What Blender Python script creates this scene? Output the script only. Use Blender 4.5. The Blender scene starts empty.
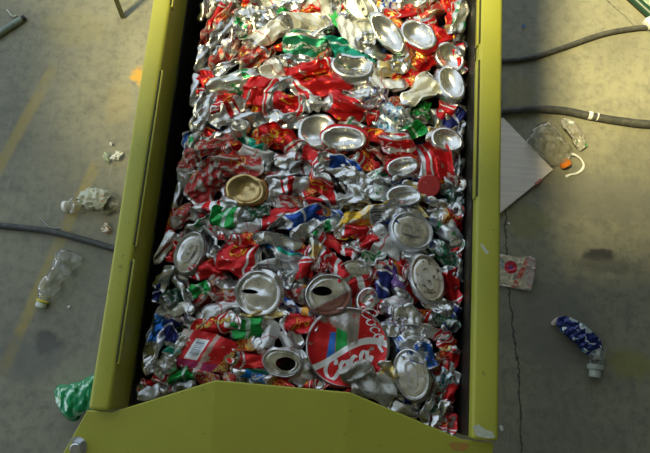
import bpy, bmesh, math, random
import numpy as np
from mathutils import Vector, Matrix, Euler

random.seed(11)
PI = math.pi
C = bpy.context.scene.collection
sc = bpy.context.scene

# ------------------------------------------------------------------ node helpers
class NT:
    def __init__(s, name):
        s.mat = bpy.data.materials.new(name); s.mat.use_nodes = True
        s.t = s.mat.node_tree; s.t.nodes.clear()
        s.out = s.t.nodes.new('ShaderNodeOutputMaterial')
        s.b = s.t.nodes.new('ShaderNodeBsdfPrincipled')
        s.t.links.new(s.b.outputs[0], s.out.inputs[0])
    def n(s, kind, **k):
        x = s.t.nodes.new('ShaderNode' + kind)
        for a, v in k.items(): setattr(x, a, v)
        return x
    def put(s, sock, v):
        if isinstance(v, bpy.types.NodeSocket): s.t.links.new(v, sock)
        elif isinstance(v, (tuple, list)) and len(v) == 3 and sock.type == 'RGBA': sock.default_value = (*v, 1)
        else: sock.default_value = v
    def m(s, op, a, b=0.0, c=0.0, clamp=False):
        x = s.n('Math', operation=op, use_clamp=clamp)
        s.put(x.inputs[0], a); s.put(x.inputs[1], b); s.put(x.inputs[2], c)
        return x.outputs[0]
    def mix(s, f, a, b):
        x = s.n('Mix', data_type='RGBA')
        s.put(x.inputs[0], f); s.put(x.inputs[6], a); s.put(x.inputs[7], b)
        return x.outputs[2]
    def mixf(s, f, a, b):
        x = s.n('Mix', data_type='FLOAT')
        s.put(x.inputs[0], f); s.put(x.inputs[2], a); s.put(x.inputs[3], b)
        return x.outputs[0]
    def noise(s, vec, scale, detail=3, rough=.55, dist=0, out=0):
        x = s.n('TexNoise'); s.put(x.inputs['Vector'], vec); s.put(x.inputs['Scale'], scale)
        x.inputs['Detail'].default_value = detail; x.inputs['Roughness'].default_value = rough
        x.inputs['Distortion'].default_value = dist
        return x.outputs[out]
    def ramp(s, v, lo, hi):                       # smooth 0..1 between lo and hi
        x = s.n('MapRange', interpolation_type='SMOOTHSTEP')
        s.put(x.inputs[0], v); s.put(x.inputs[1], lo); s.put(x.inputs[2], hi)
        return x.outputs[0]
    def inside(s, v, a, b, soft=.01):             # 1 where a < v < b
        return s.m('MULTIPLY', s.ramp(v, a - soft, a + soft), s.ramp(v, b + soft, b - soft))
    def bump(s, h, strength=.3, dist=.001):
        x = s.n('Bump'); x.inputs['Strength'].default_value = strength; x.inputs['Distance'].default_value = dist
        s.put(x.inputs['Height'], h); s.t.links.new(x.outputs[0], s.b.inputs['Normal'])
    def set(s, **k):
        for a, v in k.items(): s.put(s.b.inputs[a.replace('_', ' ')], v)

ALU = (.70, .69, .66)

def can_paint(name, base, layers=(), scuff=.25, ends=True, rough=.3, metal=.5, alu=ALU, dirt=.25, worn_metal=.93):
    """printed aluminium: layers = list of (kind, params, colour) over a base colour; worn to bare metal by a noise mask"""
    t = NT(name)
    uv = t.n('UVMap').outputs[0]
    sp = t.n('SeparateXYZ'); t.put(sp.inputs[0], uv)
    rnd = t.n('ObjectInfo').outputs['Random']
    u = t.m('FRACT', t.m('ADD', sp.outputs[0], rnd)); v = sp.outputs[1]
    cb = t.n('CombineXYZ'); t.put(cb.inputs[0], t.m('MULTIPLY', u, 2)); t.put(cb.inputs[1], v); t.put(cb.inputs[2], t.m('MULTIPLY', rnd, 40))
    P = cb.outputs[0]
    col = base
    for kind, prm, c in layers:
        if kind == 'ribbon':
            v0, amp, wd = prm
            ctr = t.m('ADD', t.m('MULTIPLY', t.m('SINE', t.m('MULTIPLY', u, 2 * PI)), amp), v0)
            k = t.ramp(t.m('ABSOLUTE', t.m('SUBTRACT', v, ctr)), wd + .012, wd - .012)
        elif kind == 'script':
            sca, th, v0, v1, u0, u1 = prm
            k = t.ramp(t.m('ABSOLUTE', t.m('SUBTRACT', t.noise(P, sca, 1.5, .5, .6), .5)), th + .015, th - .01)
            k = t.m('MULTIPLY', k, t.m('MULTIPLY', t.inside(v, v0, v1, .02), t.inside(u, u0, u1, .02)))
        elif kind == 'band':
            k = t.inside(v, *prm, .008)
        elif kind == 'side':
            k = t.inside(u, *prm, .008)
        elif kind == 'blot':
            sca, lo, hi = prm
            k = t.ramp(t.noise(P, sca, 2, .5), lo, hi)
        elif kind == 'speck':
            sca, lo, hi = prm
            x = t.n('TexVoronoi'); t.put(x.inputs['Vector'], P); t.put(x.inputs['Scale'], sca)
            k = t.ramp(x.outputs['Distance'], hi, lo)
        elif kind == 'bars':                      # a white label with printed bars
            u0, u1, v0, v1 = prm
            k = t.m('MULTIPLY', t.inside(u, u0, u1, .004), t.inside(v, v0, v1, .01))
            bc = t.n('CombineXYZ'); t.put(bc.inputs[0], t.m('MULTIPLY', u, 1))
            nb = t.noise(bc.outputs[0], 90, 1, .5)
            c = t.mix(t.m('MULTIPLY', t.ramp(nb, .47, .5), t.inside(v, v0 + .04, v1 - .04, .01)), c, (.03, .03, .04))
        col = t.mix(k, col, c)
    geo = t.n('NewGeometry')
    sc1 = t.noise(P, 7, 5, .65, .4)
    pt = geo.outputs['Pointiness']
    worn = t.ramp(t.m('ADD', sc1, t.m('MULTIPLY', t.m('SUBTRACT', pt, .5), 1.2)), .78 - scuff * .72, .84 - scuff * .72)
    bare = worn
    if ends:
        e = t.m('MAXIMUM', t.ramp(v, .925, .94), t.ramp(v, .07, .055))
        bare = t.m('MAXIMUM', worn, e)
    al = t.mix(t.ramp(t.noise(P, 4, 4, .6), .45, .7), alu, tuple(x * .62 for x in alu))
    fin = t.mix(bare, col, al)
    dk = t.ramp(t.noise(P, 11, 4, .7), .55, .75)
    fin = t.mix(t.m('MULTIPLY', dk, dirt), fin, (.10, .09, .07))
    t.set(Base_Color=fin, Metallic=t.mixf(bare, metal, worn_metal), Roughness=t.mixf(dk, rough, rough + .2))
    t.bump(t.noise(P, 26, 3, .6), .25, .0012)
    return t.mat

RED = (.60, .012, .014); YEL = (.85, .55, .03); WHI = (.80, .80, .77)
SCR = ('script', (5.0, .030, .3, .7, .2, .62))
M = {}
M['red'] = can_paint('red_printed_can', RED, [(*SCR, YEL), ('ribbon', (.82, .05, .025), WHI)], .18)
M['redw'] = can_paint('red_white_printed_can', RED, [('ribbon', (.5, .16, .075), WHI), ('script', (6, .045, .2, .8, .5, .95), WHI)], .16)
M['redt'] = can_paint('worn_red_printed_can', (.42, .03, .025), [(*SCR, (.6, .4, .06))], .38, alu=(.44, .385, .32), rough=.42, worn_metal=.55)
M['goldred'] = can_paint('red_gold_printed_can', RED, [('script', (8, .05, .15, .85, .1, .9), (.80, .55, .08)), ('band', (.08, .22), (.42, .30, .10))], .22)
M['silver'] = can_paint('bare_silver_can', (.66, .66, .645), [('speck', (9, .12, .2), (.35, .10, .09)), ('ribbon', (.45, .2, .03), (.62, .63, .64))], .3, metal=.93, rough=.17, dirt=.4)
M['ash'] = can_paint('dull_grey_crumpled_can', (.40, .39, .34), [('speck', (16, .10, .16), (.50, .40, .18)), ('blot', (9, .58, .62), (.25, .24, .21))], .3, metal=.6, rough=.42, alu=(.5, .48, .43))
M['silred'] = can_paint('silver_red_striped_can', (.74, .74, .72), [('ribbon', (.5, .15, .07), RED), ('ribbon', (.28, .12, .03), RED)], .2, metal=.8)
M['silblue'] = can_paint('silver_blue_speckled_can', (.72, .74, .78), [('blot', (7, .55, .6), (.04, .10, .42)), ('script', (9, .03, .1, .9, 0, 1), (.35, .05, .05))], .2, metal=.75)
M['redletter'] = M['red']
M['silgreen'] = can_paint('silver_green_can', (.72, .74, .69), [('blot', (3.5, .56, .6), (.03, .36, .10))], .25, metal=.8)
M['silteal'] = can_paint('silver_teal_can', (.66, .74, .72), [('blot', (6, .55, .6), (.03, .33, .33)), ('script', (8, .03, .1, .9, 0, 1), (.05, .12, .3))], .25, metal=.75)
M['silbluerim'] = can_paint('silver_blue_edged_can', (.75, .77, .80), [('side', (.0, .22), (.03, .16, .55)), ('blot', (7, .6, .63), (.03, .2, .6))], .2, metal=.85)
M['white'] = can_paint('white_printed_can', (.74, .74, .71), [('ribbon', (.6, .06, .014), (.6, .06, .05))], .16, metal=.35, rough=.28)
M['cream'] = can_paint('cream_printed_can', (.76, .74, .62), [('blot', (4, .62, .66), (.70, .64, .34))], .15, metal=.45, rough=.26)
M['whgreen'] = can_paint('white_green_striped_can', (.76, .77, .72), [('ribbon', (.32, .10, .10), (.05, .52, .09)), ('ribbon', (.62, .05, .015), (.55, .55, .5))], .15, metal=.35)
M['green'] = can_paint('green_printed_can', (.010, .30, .05), [('ribbon', (.55, .12, .06), (.45, .62, .5))], .16, rough=.2)
M['greenlet'] = can_paint('green_lettered_can', (.02, .26, .14), [('script', (9, .06, .35, .62, 0, 1), WHI)], .12)
M['teal'] = can_paint('teal_printed_can', (.01, .30, .20), [('ribbon', (.4, .1, .05), (.5, .68, .62))], .14, rough=.22)
M['dkgreen'] = can_paint('dark_green_can', (.02, .12, .05), [('blot', (5, .56, .6), (.5, .52, .48))], .34, alu=(.42, .44, .42))
M['blue'] = can_paint('blue_printed_can', (.02, .09, .42), [('side', (.45, .95), (.66, .68, .70)), ('ribbon', (.5, .15, .03), WHI)], .18)
M['bluebright'] = can_paint('bright_blue_can', (.01, .20, .68), [('side', (.0, .30), (.75, .77, .78)), ('side', (.30, .38), (.02, .42, .26)), ('script', (6, .05, .2, .8, .4, .95), WHI)], .15, rough=.2)
M['blusil'] = can_paint('blue_silver_can', (.03, .12, .45), [('blot', (4, .46, .50), (.60, .60, .58)), ('speck', (14, .16, .24), (.05, .28, .75))], .28, metal=.7)
M['bluorange'] = can_paint('blue_orange_can', (.62, .66, .72), [('blot', (5, .5, .54), (.03, .10, .5)), ('band', (.72, .9), (.80, .36, .06))], .14)
M['navy'] = can_paint('navy_can', (.012, .02, .14), [('ribbon', (.5, .2, .05), (.5, .52, .6))], .16)
M['gold'] = can_paint('gold_can', (.68, .50, .16), [('blot', (4, .52, .56), (.66, .63, .52))], .22, metal=.85)
M['goldbar'] = can_paint('gold_barcoded_can', (.78, .47, .05), [('blot', (3, .56, .6), (.72, .66, .5)), ('bars', (.0, .5, .02, .30), (.70, .70, .66))], .14, metal=.75)
M['orange'] = can_paint('orange_can', (.75, .33, .05), [('ribbon', (.5, .1, .05), (.8, .6, .3))], .15)
M['purple'] = can_paint('purple_can', (.12, .05, .18), [('side', (.3, .75), (.50, .44, .34)), ('side', (.1, .16), (.5, .44, .34))], .25)
M['dark'] = can_paint('tarnished_can', (.30, .31, .30), [('ribbon', (.5, .2, .06), (.14, .03, .03))], .35, metal=.85, alu=(.42, .42, .40))

def metal(name, col, rough=.26, dirt=.2, speck=None, rust=False):
    t = NT(name)
    P = t.n('TexCoord').outputs['Object']
    n1 = t.noise(P, 38, 4, .65)
    c = t.mix(t.ramp(n1, .42, .72), col, tuple(x * .7 for x in col))
    c = t.mix(t.m('MULTIPLY', t.ramp(t.noise(P, 90, 3, .6), .6, .72), dirt), c, (.10, .08, .06))
    me = .94
    if speck:
        c = t.mix(t.ramp(t.noise(P, 170, 2, .5), .60, .66), c, speck)
    if rust:
        s = t.n('SeparateXYZ'); t.put(s.inputs[0], P)
        k = t.ramp(t.m('ADD', s.outputs[1], t.m('ADD', t.m('MULTIPLY', s.outputs[0], -.35), t.m('MULTIPLY', t.noise(P, 120, 3), .006))), -.003, -.006)
        c = t.mix(k, c, (.20, .08, .05)); me = t.mixf(k, .94, .1)
    t.set(Base_Color=c, Metallic=me, Roughness=t.mixf(n1, rough - .10, rough + .10))
    t.bump(t.noise(P, 130, 2, .5), .12, .0006)
    return t.mat
M['lid_silver'] = metal('bare_lid', (.80, .79, .76))
M['tab'] = metal('pull_tab_metal', (.62, .61, .58), .3)
M['lid_gold'] = metal('gold_lid', (.62, .45, .20))
M['lid_speck'] = metal('speckled_lid', (.66, .61, .52), .32, .5, (.16, .12, .08))
M['lid_rust'] = metal('rusty_lid', (.78, .77, .74), rust=True)

def simple(name, col, rough=.5, metallic=0., noise=None, col2=None, bump=0., **k):
    t = NT(name)
    c = col
    if noise:
        P = t.n('TexCoord').outputs['Object']
        nn = t.noise(P, noise, 4, .6)
        c = t.mix(t.ramp(nn, .4, .68), col, col2 or tuple(x * .7 for x in col))
        if bump: t.bump(nn, bump, .002)
    t.set(Base_Color=c, Roughness=rough, Metallic=metallic, **k)
    return t.mat

# ------------------------------------------------------------------ mesh helpers
def link_mesh(name, V, F, mats, parent=None, smooth=True, uv=None, loc=None, rot=None, idx=None, sharp=None):
    me = bpy.data.meshes.new(name)
    me.from_pydata([tuple(map(float, p)) for p in V], [], [tuple(int(i) for i in f) for f in F])
    if smooth: me.polygons.foreach_set('use_smooth', [True] * len(me.polygons))
    for m_ in (mats if isinstance(mats, (list, tuple)) else [mats]): me.materials.append(m_)
    if idx is not None: me.polygons.foreach_set('material_index', idx)
    if uv is not None:
        l = me.uv_layers.new(name='UVMap')
        vi = np.empty(len(me.loops), dtype=np.int32); me.loops.foreach_get('vertex_index', vi)
        l.data.foreach_set('uv', np.asarray(uv, dtype=np.float32)[vi].ravel())
    me.validate(); me.update()
    if sharp: me.set_sharp_from_angle(angle=math.radians(sharp))
    o = bpy.data.objects.new(name, me); C.objects.link(o)
    if parent: o.parent = parent
    if loc is not None: o.location = loc
    if rot is not None: o.rotation_euler = rot
    return o

def bm_obj(name, bm, mats, parent=None, smooth=False, sharp=None, loc=None, rot=None):
    bmesh.ops.recalc_face_normals(bm, faces=bm.faces[:])
    me = bpy.data.meshes.new(name); bm.to_mesh(me); bm.free()
    for m_ in (mats if isinstance(mats, (list, tuple)) else [mats]): me.materials.append(m_)
    if smooth or sharp: me.polygons.foreach_set('use_smooth', [True] * len(me.polygons))
    if sharp: me.set_sharp_from_angle(angle=math.radians(sharp))
    o = bpy.data.objects.new(name, me); C.objects.link(o)
    if parent: o.parent = parent
    if loc is not None: o.location = loc
    if rot is not None: o.rotation_euler = rot
    return o

def add_box(bm, lo, hi, bevel=0., seg=2):
    r = bmesh.ops.create_cube(bm, size=1)
    for v in r['verts']:
        v.co = Vector([(lo[i] + hi[i]) / 2 + v.co[i] * (hi[i] - lo[i]) for i in range(3)])
    if bevel:
        es = list({e for v in r['verts'] for e in v.link_edges})
        bmesh.ops.bevel(bm, geom=es, offset=bevel, segments=seg, affect='EDGES', profile=.5)

def add_cyl(bm, p, axis, r, h, seg=24, r2=None):
    m_ = Matrix.Translation(Vector(p) + Vector(axis).normalized() * h / 2) @ Vector((0, 0, 1)).rotation_difference(Vector(axis)).to_matrix().to_4x4()
    bmesh.ops.create_cone(bm, cap_ends=True, segments=seg, radius1=r, radius2=r if r2 is None else r2, depth=h, matrix=m_)

def catmull(pts, n):
    P = [Vector(p) for p in pts]; P = [2 * P[0] - P[1]] + P + [2 * P[-1] - P[-2]]
    out = []
    for i in range(1, len(P) - 2):
        for k in range(n):
            t = k / n; a, b, c, d = P[i - 1:i + 3]
            out.append(.5 * ((2 * b) + (c - a) * t + (2 * a - 5 * b + 4 * c - d) * t * t + (3 * b - a - 3 * c + d) * t ** 3))
    out.append(P[-2]); return out

def tube(path, rad, seg=12, closed_ends=True, flat=None):
    """ring sweep along a path; rad a number or a function of 0..1; flat(t, angle) -> (x, y) multiplier of the ring"""
    V, F = [], []
    n = len(path); up = Vector((0, 0, 1))
    for i, p in enumerate(path):
        d = (path[min(i + 1, n - 1)] - path[max(i - 1, 0)]).normalized()
        s = d.cross(up)
        s = s.normalized() if s.length > 1e-4 else Vector((1, 0, 0))
        w = s.cross(d)
        r = rad(i / (n - 1)) if callable(rad) else rad
        for k in range(seg):
            a = 2 * PI * k / seg
            fx, fy = flat(i / (n - 1), a) if flat else (1, 1)
            V.append(p + s * math.cos(a) * r * fx + w * math.sin(a) * r * fy)
    for i in range(n - 1):
        for k in range(seg):
            F.append((i * seg + k, i * seg + (k + 1) % seg, (i + 1) * seg + (k + 1) % seg, (i + 1) * seg + k))
    if closed_ends:
        F.append(tuple(range(seg))[::-1]); F.append(tuple(range((n - 1) * seg, n * seg)))
    return V, F

def tag(o, label=None, cat=None, group=None, kind=None):
    for k, v in (('label', label), ('category', cat), ('group', group), ('kind', kind)):
        if v: o[k] = v
    return o

def empty(name, loc=(0, 0, 0), rz=0.):
    o = bpy.data.objects.new(name, None); C.objects.link(o); o.location = loc; o.rotation_euler = (0, 0, rz)
    o.empty_display_size = .05
    return o

# ------------------------------------------------------------------ crumpling
def tri(x): return 2 * np.abs(2 * (x - np.floor(x + .5))) - 1

class Crumple:
    """sum of folded (triangle-wave) creases: sharp ridges with flat facets between, as in crushed foil"""
    def __init__(s, rng, n=6, lmin=7, lmax=26, amp=.09, inplane=.45, grain=None):
        s.w = []
        for i in range(n):
            l = lmin * (lmax / lmin) ** rng.random()
            a = rng.random() * 2 * PI if grain is None else PI / 2 + rng.normal() * grain
            z = rng.normal() * .35
            k = np.array([math.cos(a), math.sin(a), z]) / l
            d = np.array([rng.normal() * inplane, rng.normal() * inplane, 1.0 if rng.random() < .5 else -1.])
            s.w.append((k, d * l * amp, rng.random()))
    def __call__(s, P, w):
        D = np.zeros_like(P)
        Q = P + 1.2 * np.sin(P[:, [1, 2, 0]] * .13)
        for k, d, ph in s.w:
            D += tri(Q @ k + ph)[:, None] * d
        return P + D * w[:, None]

def rotm(ax, ang):
    return np.array(Matrix.Rotation(ang, 3, ax))

RIM = 27.
def make_can(typ, w, h, rng, rel_bd=0., nu=52, nv=20, hole=None):
    """one crushed can in mm: undeformed can -> turned -> squashed to w x h x thickness -> creased. Returns dict of part -> (V, F, uv)"""
    up = {'L': 1, 'O': 1, 'B': -1, 'H': 1, 'S': 1, 'F': 1, 'M': 1}[typ]
    facing = typ in 'LOB'
    th = np.arange(nu) / nu * 2 * PI
    parts = {}
    # body
    vs = np.linspace(0, 1, nv)
    TH, VV = np.meshgrid(th, vs)
    R = np.where(VV < .1, 24 + 90 * VV, 33.)
    R = np.where(VV > .88, 33 - (VV - .88) / .12 * 6.0, R)
    if facing:
        lump = 1 + .10 * np.sin(TH * 2 + rng.random() * 6) + .06 * np.sin(TH * 5 + rng.random() * 6)
        R = (25.5 + 4.5 * np.sin(PI * np.clip(VV, 0, 1)) * lump)
        R = np.where(VV > .97, RIM, R) if up > 0 else np.where(VV < .03, RIM, R)
    P = np.stack([R * np.cos(TH), R * np.sin(TH), VV * 105 - 52], -1).reshape(-1, 3)
    wt = np.ones(len(P))
    vf = VV.ravel()
    if facing:
        e = (1 - vf) if up > 0 else vf
        wt = .30 + .70 * np.clip(e / .3, 0, 1)
    elif typ == 'H':
        wt = .3 + .7 * np.clip((1 - vf) / .3, 0, 1)
    F = [(j * nu + i, j * nu + (i + 1) % nu, (j + 1) * nu + (i + 1) % nu, (j + 1) * nu + i) for j in range(nv - 1) for i in range(nu)]
    uv = np.stack([TH.ravel() / (2 * PI), vf], -1)
    parts['body'] = [P, F, uv, wt, np.zeros(len(P))]
    # ends
    def disc(z, sgn, kind, hole=None):
        rs = np.array([RIM, 26.2, 25.0, 23.4, 21.5, 18, 14, 10, 6, 2.5]) if not hole else np.linspace(1, 0, 12)
        if typ in 'SFM' or (not facing and kind != 'lid'): rs = rs * (24. / 27 if sgn < 0 else 1)
        V, D = [], []
        if hole:
            hx, hy, ha, hb, hr = hole
            for t in rs:
                for a in th:
                    o_ = np.array([RIM * math.cos(a), RIM * math.sin(a)])
                    i_ = np.array([hx + ha * math.cos(a) * math.cos(hr) - hb * math.sin(a) * math.sin(hr), hy + ha * math.cos(a) * math.sin(hr) + hb * math.sin(a) * math.cos(hr)])
                    tt = 1 - (1 - t) ** 1.35 if t > .5 else t * (1 - .5 ** 1.35) / .5
                    V.append([*(o_ * tt + i_ * (1 - tt)), z])
        else:
            for r in rs:
                for a in th: V.append([r * math.cos(a), r * math.sin(a), z])
        V = np.array(V); rr = np.hypot(V[:, 0], V[:, 1])
        if kind == 'lid':
            D = np.interp(rr, [0, 18, 20, 22, 23.5, 25.2, 26.2, 27], [-4.2, -4.4, -3.6, -4.8, -5.4, -.8, .7, 0])
        else:
            D = np.interp(rr, [0, 8, 16, 20.5, 22.5, 24, 25.5, 27], [-8.5, -8, -5, -1.5, 1.2, 1.8, 1.0, 0])
        n = len(rs)
        F = []
        for j in range(n - 1):
            for i in range(nu):
                f = (j * nu + i, (j + 1) * nu + i, (j + 1) * nu + (i + 1) % nu, j * nu + (i + 1) % nu)
                F.append(f[::-1] if sgn > 0 else f)
        if not hole:
            F.append(tuple((n - 1) * nu + i for i in range(nu)) if sgn > 0 else tuple((n - 1) * nu + i for i in range(nu))[::-1])
        return [V, F, np.stack([V[:, 0] / 60 + .5, V[:, 1] / 60 + .5], -1), np.full(len(V), .3 if typ == 'H' else (.30 if facing else 1.)), D]
    if typ in 'LOH': parts['lid'] = disc(53, 1, 'lid', hole)
    elif typ == 'B': parts['base'] = disc(-52, -1, 'base')
    else:
        parts['top'] = disc(53, 1, 'lid'); parts['bottom'] = disc(-52, -1, 'base')
        for k in ('top', 'bottom'): parts[k][4] *= .75; parts[k][3] *= .55
    # turn
    if facing:
        A = rotm('X', rng.normal() * .05) @ rotm('Z', rng.random() * 6.28)
        if up < 0: A = rotm('X', PI) @ A
        if hole: A = np.eye(3)
    elif typ == 'H':
        A = rotm('Z', rel_bd) @ rotm('Y', -math.radians(50)) @ rotm('Z', rng.random() * 6.28)
    elif typ == 'M':
        A = rotm('Z', rng.random() * 6.28) @ rotm('Y', rng.random() * 1.57) @ rotm('Z', rng.random() * 6.28)
    else:
        tilt = rng.choice([-.62, .55, 0.], p=[.42, .22, .36]) if typ == 'S' else 0.
        A = rotm('Z', rng.normal() * .16) @ rotm('Y', PI / 2 + tilt + rng.normal() * .12) @ rotm('Z', rng.random() * 6.28)
        if rng.random() < .5: A = rotm('Z', PI) @ A
    ref = parts['lid' if 'lid' in parts and facing else ('base' if facing else 'body')][0] @ A.T
    if typ == 'H': ref = np.concatenate([parts['body'][0], parts['lid'][0]]) @ A.T
    lo, hi = ref.min(0), ref.max(0)
    full = parts['body'][0] @ A.T
    zl, zh = full[:, 2].min(), full[:, 2].max()
    thick = {'L': 15, 'O': 15, 'B': 15, 'H': min(20, .6 * h + 4), 'F': 5.5, 'M': min(18, .7 * h)}.get(typ, min(13, max(6.5, h * .45)))
    S = np.array([w / (hi[0] - lo[0]), h / (hi[1] - lo[1]), thick / (zh - zl)])
    mid = np.array([(lo[0] + hi[0]) / 2, (lo[1] + hi[1]) / 2, (zl + zh) / 2])
    nrm = A @ np.array([0, 0, float(up)])
    nn = nrm * np.array([.6, .6, 1.]) * (0.85 if facing else .75)
    small = max(w, h) < 34
    if facing: cr = Crumple(rng, 4, 16, 36, .035 if typ == 'L' else .055)
    elif typ == 'M': cr = Crumple(rng, 6, 8, 20, .095)
    elif typ == 'F': cr = Crumple(rng, 4, 8, 30, .06, .3, .4)
    else: cr = Crumple(rng, 5, 8 if small else 10, 22 if small else 34, .085, .3, .55)
    bend = rng.normal() * .0045; bend2 = rng.normal() * .006; sk = rng.normal() * .12; tw = rng.normal() * .010
    wob = [(rng.normal() * 1.0, rng.normal() * 1.0, rng.random() * 6.28) for _ in range(3)]
    for k, (V, F, uv, wt, D) in parts.items():
        Q = (V @ A.T - mid) * S
        if not facing:                     # flattened: two sheets meeting at sharp folded edges
            tz = Q[:, 2] / (thick / 2); Q[:, 2] = np.sign(tz) * np.abs(tz) ** 1.45 * thick / 2
        if not facing:                                    # skewed outline
            Q[:, 0] += sk * Q[:, 1]
            Q[:, 2] += bend * Q[:, 0] ** 2 + bend2 * Q[:, 1] ** 2 + tw * Q[:, 0] * Q[:, 1]
            for q, (ax, ay, ph) in enumerate(wob):
                f = 2 * PI / (w / (1 + q))
                Q[:, 1] += ax * np.sin(Q[:, 0] * f + ph); Q[:, 0] += .4 * ay * np.sin(Q[:, 1] * f * 1.3 + ph)
        Q = cr(Q, wt)
        parts[k][0] = Q + D[:, None] * nn[None, :]
    return parts, S, nn, cr, thick

def tab_mesh(sx, sy):
    """double-holed pull tab, 24 x 15 mm before scaling, lying on z = 0"""
    bm = bmesh.new()
    def loop(f, n=28): return [bm.verts.new((*f(2 * PI * i / n), 1.3)) for i in range(n)]
    def stad(a):
        c, s_ = math.cos(a), math.sin(a)
        return (11.5 * math.copysign(abs(c) ** .8, c), 7.2 * math.copysign(abs(s_) ** .8, s_) * (1 - .12 * c))
    o = loop(stad, 32)
    a1 = loop(lambda a: (-5 + 4.4 * math.cos(a), 4.5 * math.sin(a)), 18)
    a2 = loop(lambda a: (5 + 3.2 * math.cos(a), 3.0 * math.sin(a)), 16)
    es = []
    for l in (o, a1, a2):
        for i in range(len(l)): es.append(bm.edges.new((l[i], l[(i + 1) % len(l)])))
    # face filled between the outline and its two holes
    r = bmesh.ops.triangle_fill(bm, use_beauty=True, edges=es)
    fs = [g for g in r['geom'] if isinstance(g, bmesh.types.BMFace)]
    ex = bmesh.ops.extrude_face_region(bm, geom=fs)
    for v in [g for g in ex['geom'] if isinstance(g, bmesh.types.BMVert)]: v.co.z -= 2.4
    add_cyl(bm, (.9, 0, 0), (0, 0, 1), 1.9, 2.0, 12)
    for v in bm.verts: v.co = Vector((v.co.x * sx / 1000, v.co.y * sy / 1000, v.co.z / 1000))
    return bm

# ------------------------------------------------------------------ the crushed cans (mm; x across, y along the chute)
CANS = []
def c(x, y, w, h, rot, t, d, bd=None, L=None, land=None, z=0, bodyd=None, rust=0):
    CANS.append(dict(x=x, y=y, w=w, h=h, rot=rot, t=t, d=d, bd=bd, L=L, land=land, z=z, bodyd=bodyd, rust=rust))
c(-209,509,31,12,75,'F','silver')
c(-198,511,28,13,76,'F','white')
c(-189,499,42,12,72,'F','red')
c(-201,467,45,14,72,'F','redt')
c(-184,470,35,16,66,'F','silver')
c(-178,497,42,12,65,'F','redt')
c(-170,476,41,12,64,'F','silver')
c(-190,449,37,18,55,'F','silver')
c(-201,430,33,17,85,'F','silver')
c(-147,487,42,37,27,'M','silgreen',L='crumpled silver and green can wad near the top of the bale',land='silver and green wad')
c(-161,459,47,16,59,'S','silblue')
c(-153,465,44,15,59,'S','redt')
c(-150,512,46,15,44,'S','red')
c(-174,429,40,20,59,'S','redt')
c(-183,425,41,16,68,'F','silver')
c(-120,467,56,23,27,'S','white',L='white flattened can with a thin red line',land='white can with the red line')
c(-143,445,50,15,36,'S','redt')
c(-132,432,42,21,39,'S','redt')
c(-116,444,25,18,16,'S','redt')
c(-108,507,34,17,-2,'S','green')
c(-107,523,48,19,4,'S','white')
c(-114,488,33,17,16,'S','silver')
c(-89,521,42,21,4,'S','silver')
c(-69,512,48,16,16,'S','red')
c(-44,525,48,32,4,'S','white')
c(-11,527,39,13,56,'S','goldred')
c(12,521,55,33,-38,'L','silver',L='bent can lid with an upright pull tab beside the white can at the far end',land='bent tabbed lid')
c(-73,488,67,27,9,'S','cream',L='large smooth cream-white flattened can',land='cream-white can',z=4)
c(-28,502,59,17,18,'S','silver')
c(-40,481,33,15,16,'S','silver')
c(-62,461,55,31,1,'H','greenlet',bd=-90,L='grey folded lid above a green band with white lettering',land='lid over the green lettered band',z=4)
c(-2,493,75,45,-34,'S','whgreen',L='big white can with bright green stripes, crushed flat',land='white and green striped can',z=2)
c(-20,467,39,14,16,'S','green')
c(1,450,66,36,-12,'H','teal',bd=94,z=-1)
c(5,429,57,39,-0,'B','silver',L='round silver can base in front of a teal green rim',land='can base by the teal rim',z=5)
c(-40,444,35,16,49,'S','redt')
c(-73,434,39,27,17,'S','silver')
c(-44,427,41,15,21,'S','red')
c(32,457,39,27,-33,'S','silver')
c(49,532,39,25,-10,'S','bluorange',L='blue and white can with an orange rim at the far end',land='blue can with the orange rim')
c(82,539,42,21,5,'B','silver')
c(65,517,48,19,16,'S','red')
c(83,517,28,19,19,'S','silver')
c(108,523,38,24,31,'S','redt')
c(100,532,45,12,39,'S','goldred')
c(132,538,40,25,-33,'S','red')
c(109,498,50,44,-9,'H','red',bd=-60,z=3)
c(132,511,41,17,83,'S','goldred')
c(148,517,44,21,82,'S','silgreen')
c(93,480,54,36,-39,'B','silver',z=3,L='silver can base with stepped rings above a red and gold can',land='ringed can base')
c(59,499,53,22,-46,'S','goldred')
c(50,481,67,29,-49,'B','silgreen')
c(146,479,37,28,82,'S','dark')
c(134,474,40,19,-42,'S','red')
c(130,455,45,35,-48,'B','silver')
c(76,451,51,22,65,'S','silver')
c(99,448,41,28,52,'S','goldred',L='red can with gold marks below the ringed silver base',land='red can with gold marks')
c(-205,383,47,14,90,'F','silver')
c(-190,395,35,22,86,'S','red')
c(-193,369,46,14,79,'F','silver')
c(-184,348,51,18,77,'F','silver')
c(-199,348,46,14,81,'F','silgreen')
c(-154,393,65,28,27,'S','silgreen',L='bent silver can with a green mark, arched near the side wall',land='arched silver can',z=3)
c(-132,378,48,16,58,'S','silver',z=3)
c(-114,375,52,47,-4,'S','red',z=0)
c(-167,363,44,20,49,'S','red')
c(-156,349,49,18,53,'S','silred')
c(-137,340,35,17,15,'S','silver')
c(-137,329,24,20,0,'B','silver',z=4)
c(-165,419,42,16,38,'S','silver')
c(-102,421,34,27,44,'S','white')
c(-66,419,63,18,21,'S','red')
c(-81,402,39,18,38,'S','silver')
c(-34,404,82,42,10,'S','red',L='large crumpled red can with yellow script, below the cream-white can',land='large yellow-script red can',z=2)
c(-4,370,65,29,-18,'S','red',z=2,L='red tube-like can with yellow marks tapering to a rounded end',land='tube-like red can')
c(-83,369,49,32,-20,'S','red')
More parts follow.
